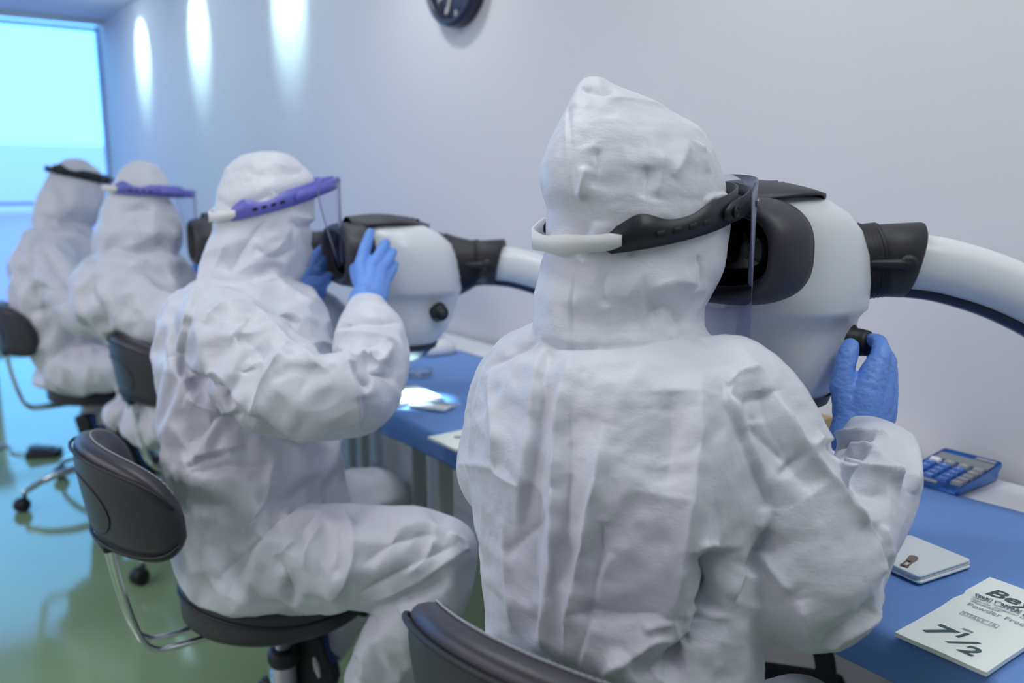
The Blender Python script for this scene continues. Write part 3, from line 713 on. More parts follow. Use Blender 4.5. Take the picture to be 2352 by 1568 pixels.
def cut_face(me, hc, yaw, size=(0.05, 0.062, 0.088), down=0.01):
    """open the hood over the face"""
    bm = bmesh.new(); bm.from_mesh(me); cy, sy = math.cos(R(yaw)), math.sin(R(yaw)); kill = []
    for f in bm.faces:
        p = f.calc_center_median(); d = np.array(p)-hc; u = d[0]*cy+d[1]*sy; v = -d[0]*sy+d[1]*cy; w = d[2]+down
        if u > size[0] and (v/size[1])**2+(w/size[2])**2 < 1: kill.append(f)
    bmesh.ops.delete(bm, geom=kill, context='FACES'); bm.to_mesh(me); bm.free()
def to_local(me, root):
    V, N = get_vn(me); X = np.array(root_xf(root).inverted()); put_v(me, V@X[:3, :3].T+X[:3, 3])
def part_me(name, me, m, root):
    to_local(me, root); me.polygons.foreach_set('use_smooth', [True]*len(me.polygons)); return link(name, me, m, root)
def head(root, hc, yaw, s=1.0):
    """head with brow, nose, mouth and ears, facing yaw, centred at hc"""
    A = Matrix.Translation(Vector(hc)) @ Matrix.Rotation(R(yaw), 4, 'Z') @ Matrix.Scale(s, 4)
    def el(c, r, n=24):
        V, F = lathe([(math.sin(a), -math.cos(a)) for a in np.linspace(.05, PI-.05, 14)], n); return V*np.array(r)+np.array(c), F
    g = join(el((-.008, 0, .025), (.092, .074, .088)), el((.030, 0, -.045), (.050, .054, .062)), el((.066, 0, .028), (.020, .048, .014)), el((.086, 0, -.018), (.016, .012, .014)),
             tube([(.078, 0, .020), (.090, 0, -.008)], [.008, .011], 10, 4), el((.070, 0, -.092), (.018, .022, .018)), el((.062, .036, -.02), (.02, .02, .02)), el((.062, -.036, -.02), (.02, .02, .02)),
             tube([(-.02, 0, -.04), (-.045, 0, -.17)], [.052, .058], 20, 4), el((-.005, .076, -.01), (.018, .008, .03)), el((-.005, -.076, -.01), (.018, .008, .03)))
    me = fuse(g, 0.006, 4); V, N = get_vn(me); a = np.array(A); put_v(me, V@a[:3, :3].T+a[:3, 3]); h = part_me('head', me, 'skin', root)
    for sy in (-1, 1):
        e = add('eye', xf(el((.072, sy*.030, .010), (.012, .014, .010), 16), A), 'eye', h, world=True)
        add('iris', xf(el((.0815, sy*.030, .010), (.003, .006, .006), 12), A), 'iris', h, world=True)
    add('mouth', xf(join(tube([(.074, -.022, -.062), (.083, 0, -.060), (.074, .022, -.062)], [.003, .006, .003], 10, 5)), A), 'lip', h, world=True)
    return h
def glove(root, metas, fingers, voxel=0.0025, cuff=None):
    """metas: tubes from the wrist to each knuckle; fingers: one chain per finger; all (x, y, t, radius px)"""
    g = [ptube(m, 16, 5) for m in metas]+[ptube(f, 16, 6) for f in fingers]
    if cuff: g.append(ptube(cuff, 20, 5))
    me = fuse(join(*g), voxel, 4, 0.5); rumple(me, 4.2, [(0.0007, 60, (1, 1, 1.6), 'r'), (0.0007, 120, (1, 1, 2.5), 'r')]); return part_me('glove', me, 'glove', root)
def shoe(root, heel, toe, up=(0, 0, 1)):
    """dark shoe in a blue shoe cover, from heel to toe"""
    h, t = np.array(heel, float), np.array(toe, float); f = t-h; L = np.linalg.norm(f); f /= L; u = np.array(up, float); u -= f*np.dot(f, u); u /= np.linalg.norm(u); s = np.cross(u, f)
    rings, sole = [], []
    for a, w, hh, z in ((0.0, .018, .022, .03), (.03, .032, .040, .04), (.15, .036, .046, .046), (.35, .036, .044, .044), (.55, .042, .034, .034), (.78, .046, .026, .026), (.93, .036, .020, .020), (1.0, .014, .012, .016)):
        p = sellipse(w, hh, 28, 2.4); rings.append(h+f*a*L+u*(z)+np.outer(p[:, 0], s)+np.outer(np.maximum(p[:, 1], -z+.004), u))
        q = sellipse(w*1.06, .010, 28, 4); sole.append(h+f*a*L*1.01+u*.001+np.outer(q[:, 0], s)+np.outer(q[:, 1], u))
    sh = add('shoe', loft(rings), 'shoe', root, world=True); add('sole', loft(sole), 'rubber', sh, world=True)
    cov = [r.mean(0)+(r-r.mean(0))*1.14+u*.004 for r in rings[1:-1]]
    return sh, cov
def strip(path, nrm, h_up, h_dn, th):
    """band along path: heights above / below, thickness along nrm"""
    rings = []
    for p, n, a, b in zip(path, nrm, h_up, h_dn):
        z = np.array([0, 0, 1.0]); z = z-n*np.dot(n, z); z /= np.linalg.norm(z)
        rings.append([p+n*th/2+z*a, p+n*th/2-z*b, p-n*th/2-z*b, p-n*th/2+z*a])
    return loft(rings)
def face_shield(root, hc, yaw, a, b, back_z, front_z, mband, vis_top=.03, vis_len=.215, bolt=True, gap=.034, mstrap='strap', far=148):
    """hc: centre of the hood at band height; band rises/falls linearly from back_z to front_z (relative to hc z)"""
    cy, sy = math.cos(R(yaw)), math.sin(R(yaw))
    def W(u, v, w): return np.array([hc[0]+u*cy-v*sy, hc[1]+u*sy+v*cy, hc[2]+w])
    def zz(u): return back_z+(front_z-back_z)*(u+a)/(2*a)
    def band_path(th0, th1, n, off):
        th = np.linspace(th0, th1, n); p, nn = [], []
        for q in th:
            u, v = (a+off)*math.cos(q), (b+off)*math.sin(q); p.append(W(u, v, zz(u))); k = np.array([math.cos(q)/a, math.sin(q)/b]); k /= np.linalg.norm(k); nn.append(np.array([k[0]*cy-k[1]*sy, k[0]*sy+k[1]*cy, 0]))
        return th, np.array(p), np.array(nn)
    n = 120; th, p, nn = band_path(R(-148), R(far), n, .004); up, dn = [], []
    for q in th:
        d = abs(math.degrees(q)); d = d+(148-far)*(q > 0)*min(1, d/60); lobe = .014*math.exp(-((d-127)/11)**2)+.010*(1/(1+math.exp((d-92)/3))); e = min(1, (148-d)/12+.25)
        up.append((.012+lobe)*e); dn.append(.014*min(1, (148-d)/10+.35))
    s_ = add('face_shield', strip(p, nn, up, dn, .0026), mband, root, world=True)
    sl = []
    for sgn in (-1, 1):
        for d in (116, 107, 98, 89):
            th, p, nn = band_path(R(sgn*(d-2.4)), R(sgn*(d+2.4)), 6, .0054); add('adjuster_slot', strip(p, nn, [.0035]*6, [.0035]*6, .0012), 'slot', s_, world=True)
    # elastic strap round the back
    th, p, nn = band_path(R(min(136, far-12)), R(224), 40, .0065); wv = [(.0105+.0012*math.sin(i*.5))*min(1, .55+min(i, 39-i)/5) for i in range(40)]
    st = add('elastic_strap', strip(p, nn, wv, wv, .003), mstrap, s_, world=True)
    # side arms carrying the visor
    vis = []
    for sgn in (-1, 1):
        pts, nm = [], []
        for q in np.linspace(76, 6, 22):
            k = R(q*sgn); e = (76-q)/70; u, v = (a+.008+(gap-.008)*e**.8)*math.cos(k), (b+.009+.008*math.sin(min(1, e*1.5)*PI/2))*math.sin(k)
            pts.append(W(u, v, zz(u)+.002)); w2 = np.array([math.cos(k)/a, math.sin(k)/b]); w2 /= np.linalg.norm(w2); nm.append(np.array([w2[0]*cy-w2[1]*sy, w2[0]*sy+w2[1]*cy, 0]))
        hts = [.0125*min(1, .45+i/3) for i in range(22)]
        arm_ = add('visor_arm', strip(np.array(pts), np.array(nm), hts, hts, .0028), mband, s_, world=True)
        c = pts[2]+nm[2]*.002; 
    # visor sheet
    V, F = [], []; nu, nv = 36, 18
    for j in range(nv):
        w = vis_top-j/(nv-1)*(vis_top+vis_len); lim = 62 if j > 0 else 58
        lim *= 1-.42*(j/(nv-1))**1.6
        for i in range(nu):
            k = R(-lim+2*lim*i/(nu-1)); u, v = (a+gap+.003)*math.cos(k), (b+.021)*math.sin(k)
            V.append(W(u, v, zz(a)*.25+zz(u)*.75+w))
    for j in range(nv-1):
        for i in range(nu-1): q = j*nu+i; F.append((q, q+1, q+nu+1, q+nu))
    vs = add('visor', (V, F), 'visor' if bolt else 'visor_thin', s_, world=True); md = vs.modifiers.new('s', 'SOLIDIFY'); md.thickness = .0005
    if bolt:
        for k in (-52, 0, 52):
            kk = R(k); c = W((a+gap+.005)*math.cos(kk), (b+.0225)*math.sin(kk), zz((a+gap)*math.cos(kk))+.002)
            V, F = lathe([(.0055, -.001), (.0055, .002), (.003, .003), (.0028, .0022)], 16, 'x'); ang = R(yaw)+math.atan2(math.sin(kk)/b, math.cos(kk)/a)
            add('rivet', xf((V, F), Matrix.Translation(Vector(c)) @ Matrix.Rotation(ang, 4, 'Z')), 'rivet', s_, world=True)
        for sgn in (-1, 1):
            kk = R(sgn*68); c = W((a+.0125)*math.cos(kk), (b+.0145)*math.sin(kk), zz(a*math.cos(kk))+.002); ang = R(yaw)+math.atan2(math.sin(kk)/b, math.cos(kk)/a)
            V, F = lathe([(.0075, -.001), (.0075, .0018), (.0055, .0018), (.0052, .0008), (.0025, .0008), (.0025, .0016)], 20, 'x')
            add('pivot', xf((V, F), Matrix.Translation(Vector(c)) @ Matrix.Rotation(ang, 4, 'Z')), 'slot', s_, world=True)
    return s_

def cloth_sim(me, grow, pinw, stiff, bend, frames=14, hold=None, sub=1):
    """let the suit buckle: the fabric is a little too large for the body it hangs on"""
    o = link('suit', me); n = len(me.vertices); vg = o.vertex_groups.new(name='hold'); V, N = get_vn(me)
    wts = np.full(n, pinw) if hold is None else np.clip(pinw+hold(V), 0, 1); q = np.round(wts*20)/20
    for val in np.unique(q): vg.add([int(i) for i in np.where(q == val)[0]], float(val), 'REPLACE')
    m = o.modifiers.new('cloth', 'CLOTH'); c = m.settings; c.quality = 5; c.mass = 0.15
    c.tension_stiffness = c.compression_stiffness = 15; c.shear_stiffness = 5; c.bending_stiffness = bend
    c.tension_damping = c.compression_damping = c.shear_damping = 5; c.air_damping = 1
    c.vertex_group_mass = 'hold'; c.pin_stiffness = stiff; c.shrink_min = c.shrink_max = -grow; c.effector_weights.gravity = 0.03
    m.collision_settings.use_collision = False; m.collision_settings.use_self_collision = False
    m.point_cache.frame_start = 1; m.point_cache.frame_end = frames+1
    for f in range(1, frames+2): SC.frame_set(f)
    sb = o.modifiers.new('sub', 'SUBSURF'); sb.levels = sub
    m2 = evald(o); SC.frame_set(1); bpy.data.objects.remove(o); bpy.data.meshes.remove(me); return m2
def cinch(me, bc, yaw, a, b, back_z, front_z, half=.016, soft=.05, inset=.0015):
    """draw the hood in under the head band"""
    V, N = get_vn(me); cy, sy = math.cos(R(yaw)), math.sin(R(yaw)); d = V-np.array(bc); u = d[:, 0]*cy+d[:, 1]*sy; v = -d[:, 0]*sy+d[:, 1]*cy
    w = d[:, 2]-(back_z+(front_z-back_z)*(u+a)/(2*a)); rho = np.sqrt((u/a)**2+(v/b)**2); near = rho < 1.5
    k = np.clip(1-(np.abs(w)-half)/soft, 0, 1); k = k*k*(3-2*k)
    tgt = 1-inset/a; lo = 1-.010/a; new = np.where(rho > tgt, tgt, np.where((rho < lo) & (rho > .7), lo, rho)); sc = np.where(near & (rho > .7), 1+(new/np.maximum(rho, .01)-1)*k, 1)
    u2, v2 = u*sc, v*sc; V2 = V.copy(); V2[:, 0] = bc[0]+u2*cy-v2*sy; V2[:, 1] = bc[1]+u2*sy+v2*cy; put_v(me, V2)
def person(label, base, voxel, torso, hood, tubes, yaw_t, yaw_h, asp_t, asp_h, hc, creases=(), noise=(), seed=1.0, sm=5, face_u=0.05, sim=None, hold=None, pre=None, sub=1, gain=1.0, thin=1.0, band=None):
    root = thing('person', label, 'person', (base[0], base[1], 0), 0, 'seated people in white coveralls')
    g = [loft([pring(*s, yaw_t, asp_t, e=2.2) for s in smooth_secs(torso)]), loft([pring(*s, yaw_h, asp_h) for s in smooth_secs(hood)])]
    g += [ptube(*tb) if isinstance(tb, tuple) else ptube(tb) for tb in tubes]
    me = fuse(join(*g), voxel, sm)
    if pre: rumple(me, seed+3, pre)
    if sim: me = cloth_sim(me, *sim, hold=hold, sub=sub)
    if noise: rumple(me, seed, noise)
    if creases: crease_me(me, creases, gain, thin)
    if creases or noise: me = relax(me, 1, 0.35)
    if band: cinch(me, *band)
    cut_face(me, hc, yaw_h, (face_u, 0.058, 0.085))
    part_me('coverall', me, 'tyvek', root)
    return root

# ------------------------------------------------------------------ nearest person
hood1 = [(786, 1240, 1600, 1.07), (755, 1232, 1611, 1.07), (706, 1234, 1620, 1.08), (652, 1240, 1646, 1.08), (612, 1250, 1664, 1.08), (576, 1256, 1668, 1.08), (540, 1264, 1674, 1.08),
         (505, 1272, 1680, 1.08), (480, 1264, 1680, 1.08), (450, 1254, 1664, 1.08), (420, 1247, 1652, 1.08), (385, 1250, 1650, 1.08), (345, 1264, 1637, 1.08), (300, 1281, 1606, 1.08), (264, 1299, 1557, 1.08),
         (235, 1310, 1512, 1.08), (214, 1318, 1464, 1.08), (200, 1322, 1420, 1.08), (185, 1330, 1398, 1.08), (172, 1345, 1378, 1.08)]
torso1 = [(2120, 1180, 1700, 1.06), (1900, 1120, 1725, 1.04), (1750, 1105, 1728, 1.03), (1568, 1118, 1718, 1.03), (1400, 1112, 1722, 1.04), (1300, 1098, 1738, 1.05), (1200, 1085, 1758, 1.06), (1080, 1075, 1765, 1.06),
          (980, 1080, 1770, 1.06), (900, 1092, 1768, 1.07), (850, 1108, 1752, 1.07), (815, 1130, 1722, 1.07), (790, 1160, 1690, 1.07), (768, 1205, 1640, 1.07), (745, 1260, 1590, 1.07)]
tubes1 = [
    [(1600, 862, 1.02, 95), (1690, 895, .985, 118), (1760, 1010, .96, 132), (1810, 1160, .95, 150), (1850, 1300, .95, 172), (1872, 1345, .955, 150)],
    [(1800, 1300, .95, 125), (1760, 1330, .955, 85)],
    [(1820, 1370, .95, 95), (1870, 1440, .95, 52), (1900, 1478, .95, 16)],
    [(1860, 1320, .955, 150), (1920, 1250, 1.00, 122), (1984, 1150, 1.06, 110), (2010, 1065, 1.11, 96), (1990, 1010, 1.15, 66), (1965, 985, 1.165, 44)],
    [(2000, 1040, 1.11, 76), (2040, 1035, 1.11, 64)],
    [(1200, 850, 1.13, 90), (1165, 905, 1.16, 88), (1155, 1000, 1.17, 98), (1155, 1080, 1.17, 108), (1180, 1130, 1.17, 95)],
    [(1160, 1080, 1.18, 95), (1280, 1020, 1.28, 90), (1420, 940, 1.38, 75), (1500, 880, 1.44, 42)],
    [(1280, 1830, 1.10, 175), (1420, 1700, 1.18, 150), (1560, 1560, 1.32, 130), (1640, 1480, 1.42, 100)],
    [(1560, 1900, 1.02, 175), (1700, 1775, 1.10, 160), (1830, 1675, 1.20, 122)],
    [(1830, 1683, 1.20, 112), (1760, 1850, 1.32, 90), (1720, 2000, 1.42, 75)],
    [(1640, 1490, 1.42, 90), (1560, 1640, 1.50, 75), (1530, 1740, 1.56, 60)],
]
A1, A2, A3, A4, A5 = K(3.136, 1030, 720), K(3.136, 1030, 1100), K(3.484, 1580, 760), K(3.751, 1580, 1150), K(2.24, 1200, 130)
cr1 = [
    ('step', .006, .022, A1((700, 230), (650, 500), (600, 900), (540, 1300), (500, 1560))),
    ('ridge', .009, .013, A1((880, 270), (820, 600), (780, 900), (770, 1250), (760, 1560))+A2((760, 300), (740, 700), (700, 1100), (690, 1270))[1:]),
    ('valley', .006, .010, A1((880, 600), (870, 1100), (855, 1560))+A2((880, 550), (875, 800))),
    ('valley', .006, .016, A1((700, 500), (660, 900), (620, 1300))+A2((600, 500), (620, 900), (600, 1200))),
    ('ridge', .010, .011, A1((1130, 800), (1080, 1150), (1030, 1450))+A2((980, 500), (900, 900), (840, 1350))),
    ('valley', .007, .009, A2((1120, 300), (1090, 600), (1040, 950), (890, 1400))),
    ('ridge', .006, .010, A2((1170, 540), (1080, 800), (1020, 1100), (950, 1400))),
    ('ridge', .012, .024, A1((1820, 430), (1800, 900), (1760, 1350))+A2((1740, 300), (1680, 700), (1600, 1000))),
    ('valley', .008, .030, A1((1600, 560), (1600, 900), (1560, 1300))),
    ('valley', .006, .008, A2((880, 990), (1050, 950), (1200, 978), (1550, 965))),
    ('ridge', .005, .008, A2((1400, 1080), (1520, 1040), (1650, 1025))),
    ('ridge', .012, .016, A2((1100, 1440), (1300, 1290), (1500, 1180), (1690, 1180))),
    ('valley', .010, .018, A2((1350, 1440), (1550, 1280), (1690, 1240))),
    ('ridge', .008, .010, A2((1780, 440), (1850, 455), (1930, 480))),
    ('valley', .030, .013, A2((1885, 500), (1890, 650), (1880, 850), (1850, 1000))),
    ('valley', .018, .012, A2((1880, 900), (1800, 1130), (1650, 1300), (1560, 1460))),
    ('step', .006, .016, A4((730, 80), (600, 380), (480, 700), (420, 870))),
    ('valley', .010, .012, A4((690, 250), (590, 470), (520, 640))),
    ('ridge', .007, .009, A4((620, 460), (700, 570), (810, 680), (900, 800))),
    ('ridge', .006, .012, A4((960, 860), (1050, 1100), (1120, 1200))),
    ('ridge', .006, .010, A4((1380, 0), (1540, 250), (1650, 530), (1660, 650))),
    ('valley', .006, .010, A4((1600, 180), (1680, 420), (1740, 600))),
    ('ridge', .005, .008, A4((1690, 200), (1740, 400), (1790, 600))),
    ('ridge', .007, .008, A4((1200, 1270), (1350, 1170), (1550, 1050), (1690, 900))),
    ('valley', .006, .014, A4((1130, 1180), (1300, 1120), (1480, 1010), (1600, 850))),
    ('istep', .006, .022, A3((300, 450), (420, 740), (550, 1050), (680, 1420))),
    ('ridge', .009, .010, A3((690, 490), (820, 720), (960, 950), (1150, 1200), (1300, 1420), (1400, 1568))),
    ('valley', .006, .030, A3((560, 480), (650, 760), (820, 1050), (1000, 1300))),
    ('valley', .005, .007, A3((480, 750), (620, 900), (770, 1060))),
    ('valley', .005, .008, A3((700, 1160), (830, 1070), (970, 960))),
    ('ridge', .005, .007, A3((970, 940), (1030, 890), (1090, 840))),
    ('valley', .004, .006, A3((340, 490), (450, 540), (690, 510))),
    ('valley', .004, .006, A3((470, 540), (490, 640), (520, 740))),
    ('ridge', .006, .012, A3((300, 440), (440, 340), (600, 290))),
    ('ridge', 0.0096, .008, A3((1110, 890), (1280, 830), (1450, 835), (1600, 840))),
    ('valley', 0.0160, .007, A3((1120, 960), (1250, 880), (1400, 880), (1480, 890))),
    ('ridge', 0.0096, .007, A3((1270, 905), (1420, 930), (1490, 985))),
    ('valley', 0.0112, .009, A3((1180, 1010), (1300, 990), (1440, 1010))),
    ('ridge', 0.0144, .010, A3((1160, 1050), (1350, 1130), (1560, 1170), (1700, 1240))),
    ('valley', 0.0096, .014, A3((1200, 1200), (1400, 1260), (1600, 1300))),
    ('ridge', 0.0096, .010, A3((1480, 960), (1560, 1110), (1650, 1200))),
    ('ridge', 0.0096, .012, A3((1700, 800), (1790, 1000), (1800, 1300))),
    ('valley', .004, .005, A1((320, 370), (480, 290), (650, 200))),
    ('ridge', .005, .012, A1((300, 400), (330, 800), (340, 1130))),
    ('ridge', .004, .006, A1((60, 1080), (300, 1105), (380, 1170), (540, 1250))),
    ('valley', .005, .009, A2((420, 530), (530, 430), (700, 240))),
    ('ridge', .005, .012, A2((400, 300), (430, 700), (470, 1100))),
    ('valley', .005, .0045, A1((640, 190), (760, 232), (890, 240), (1100, 235), (1350, 215), (1600, 165), (1800, 130))),
    ('ridge', .0015, .0035, A5((225, 190), (225, 270), (225, 350), (230, 440), (238, 540), (255, 640))),
    ('valley', .0018, .0035, A5((236, 190), (236, 270), (238, 350), (244, 440), (254, 540), (272, 640))),
    ('ridge', .0018, .004, A5((232, 900), (232, 1000), (238, 1300), (250, 1480))),
    ('valley', .0018, .004, A5((250, 900), (248, 1000), (252, 1300), (262, 1480))),
    ('ridge', .006, .007, A5((330, 560), (310, 660), (300, 740))), ('valley', .004, .008, A5((380, 470), (385, 560), (360, 680))),
    ('ridge', .005, .008, A5((720, 490), (715, 600), (690, 720))), ('valley', .004, .010, A5((640, 560), (640, 640), (620, 730))),
    ('ridge', .004, .009, A5((850, 430), (830, 520), (770, 620))), ('ridge', .004, .006, A5((910, 440), (940, 520), (945, 600))),
    ('ridge', .003, .006, A5((420, 210), (600, 230), (760, 270))), ('valley', .005, .008, A5((300, 160), (400, 180), (480, 175))),
    ('valley', .006, .010, A5((640, 830), (600, 940), (540, 1060))), ('ridge', .004, .010, A5((690, 870), (680, 950), (650, 1060), (520, 1260))),
    ('valley', .004, .006, A5((440, 1090), (412, 1180), (432, 1290))), ('valley', .005, .012, A5((330, 850), (300, 960), (300, 1100))),
    ('ridge', .004, .009, A5((380, 850), (370, 960), (360, 1200))), ('valley', .006, .014, A5((620, 1320), (760, 1300), (830, 1400))), ('ridge', .005, .012, A5((640, 1200), (800, 1150), (950, 1180))),
    ('valley', .005, .012, A5((900, 1020), (930, 1100), (900, 1200))), ('valley', .006, .008, A5((960, 740), (1000, 790), (1010, 850))), ('ridge', .005, .008, A5((930, 750), (1040, 720), (1085, 790))),
]
HC1 = np.array([*P(1462, 450, 1.08)[:2], 1.225])
c1 = P(1462, 447, 1.08); BC1 = np.array([c1[0], c1[1], 1.245])
p1 = person('person nearest the camera, seen from behind, black face shield band', (0.62, 0.66), 0.0110, torso1, hood1, tubes1, 0, 0, 1.32, 0.80, HC1+np.array([.01, 0, 0]), cr1,
            [(.0008, 34, (1, 1, .8), 'r'), (.0005, 70, (1, 1, 1.3), 'p')], 2.0,
            band=(BC1, 0, .130, .107, -.020, .028), sub=2, gain=1.45, thin=.85, sim=(0.014, .35, .6, 5.0), hold=lambda V: .7*(np.abs(V[:, 2]-1.245) < .035)*(np.linalg.norm(V[:, :2]-HC1[:2], axis=1) < .2)+.6*(V[:, 2] > .95)*(V[:, 0] > .92)*(V[:, 1] < .62), pre=[(.004, 7, (1, 1, .3), 'r')])
head(p1, HC1+np.array([.008, 0, -.015]), 0, .98)
face_shield(p1, BC1, 0, .130, .107, -.020, .028, 'band_black', .026, .20, far=122)
glove(p1, [[(1955, 985, 1.173, 38.4), (1945, 930, 1.178, 32.6), (1940, 885, 1.183, 30.7)], [(1965, 985, 1.173, 44.2), (1988, 910, 1.173, 39.4), (2010, 850, 1.178, 30.7)], [(1975, 985, 1.178, 44.2), (2010, 920, 1.183, 40.3), (2028, 850, 1.188, 29.8)],
           [(1985, 985, 1.178, 40.3), (2020, 940, 1.188, 36.5), (2036, 872, 1.203, 25.9)], [(1980, 985, 1.183, 38.4), (2018, 960, 1.198, 36.5), (2036, 908, 1.213, 25.0)]],
      [[(1936, 888, 1.183, 30.7), (1939, 848, 1.183, 24.0), (1948, 812, 1.188, 22.6), (1953, 795, 1.193, 19.2)], [(2010, 850, 1.178, 29.8), (2024, 812, 1.183, 23.0), (2018, 787, 1.203, 18.2), (2004, 780, 1.218, 15.4)],
       [(2032, 856, 1.188, 26.9), (2036, 826, 1.208, 21.1), (2022, 812, 1.243, 19.2), (2008, 815, 1.258, 17.3)], [(2036, 872, 1.203, 25.0), (2038, 846, 1.233, 21.1), (2022, 838, 1.258, 18.2), (2008, 842, 1.268, 16.3)],
       [(2036, 908, 1.213, 24.0), (2034, 884, 1.243, 19.2), (2015, 874, 1.263, 16.3)]], 0.0022, [(1945, 1005, 1.168, 42.2), (1958, 968, 1.173, 42.2)])
glove(p1, [[(1500, 880, 1.44, 36), (1560, 840, 1.47, 30)], [(1500, 880, 1.44, 36), (1575, 860, 1.47, 28)]], [[(1560, 840, 1.47, 22), (1600, 815, 1.48, 15)], [(1570, 850, 1.47, 22), (1615, 835, 1.48, 15)], [(1575, 865, 1.47, 20), (1615, 860, 1.48, 14)], [(1570, 875, 1.47, 18), (1605, 880, 1.48, 13)], [(1545, 840, 1.47, 20), (1560, 800, 1.46, 15)]], 0.004)
shoe(p1, (0.86, 0.70, .012), (1.10, 0.64, .012)); shoe(p1, (0.86, 1.04, .012), (1.10, 1.10, .012))
# ------------------------------------------------------------------ second person
hood2 = [(648, 452, 668, 1.90), (622, 456, 690, 1.92), (600, 464, 702, 1.93), (575, 472, 708, 1.93), (545, 482, 714, 1.93), (515, 492, 724, 1.93), (495, 497, 730, 1.93), (470, 502, 727, 1.93), (445, 506, 721, 1.93), (420, 514, 713, 1.93),
         (400, 522, 702, 1.93), (380, 537, 686, 1.93), (366, 551, 668, 1.93), (356, 566, 648, 1.93), (350, 585, 628, 1.93)]
torso2 = [(1325, 480, 790, 1.79), (1315, 450, 815, 1.79), (1290, 428, 828, 1.79), (1240, 412, 820, 1.79), (1170, 405, 798, 1.80), (1110, 398, 782, 1.81), (1080, 392, 778, 1.82), (1040, 384, 774, 1.82), (950, 374, 768, 1.84), (850, 370, 762, 1.85),
          (780, 373, 755, 1.87), (730, 382, 745, 1.88), (695, 400, 728, 1.89), (670, 420, 705, 1.90), (650, 440, 680, 1.90), (636, 465, 655, 1.90)]
tubes2 = [
    [(500, 745, 1.72, 88), (540, 790, 1.68, 110), (620, 870, 1.62, 116), (720, 910, 1.57, 100), (800, 900, 1.56, 92)],
    [(790, 905, 1.56, 90), (825, 900, 1.58, 84), (850, 840, 1.63, 82), (852, 778, 1.70, 80), (846, 728, 1.77, 52), (840, 708, 1.80, 38)],
    [(870, 765, 1.71, 58), (885, 762, 1.71, 48)],
    [(760, 915, 1.56, 75), (800, 955, 1.56, 45), (826, 982, 1.56, 12)],
    [(560, 740, 2.05, 95), (680, 800, 2.12, 80), (770, 800, 2.16, 66), (750, 730, 2.14, 52), (722, 690, 2.12, 34)],
    [(560, 1280, 1.70, 108), (680, 1282, 1.66, 112), (800, 1280, 1.62, 112), (930, 1268, 1.58, 98), (1005, 1272, 1.57, 84)],
    [(1005, 1280, 1.57, 82), (985, 1360, 1.58, 84), (930, 1450, 1.61, 86), (880, 1540, 1.65, 82), (845, 1630, 1.70, 70), (820, 1700, 1.74, 58)],
    [(620, 1250, 1.92, 105), (760, 1190, 2.02, 96), (860, 1150, 2.10, 76)],
    [(860, 1155, 2.10, 70), (840, 1260, 2.05, 64), (800, 1380, 2.0, 58), (765, 1465, 1.97, 44), (755, 1490, 1.96, 36)],
]
B1, B2 = K(3.92, 360, 640), K(2.761, 360, 1000); B3 = K(2.613, 400, 300)
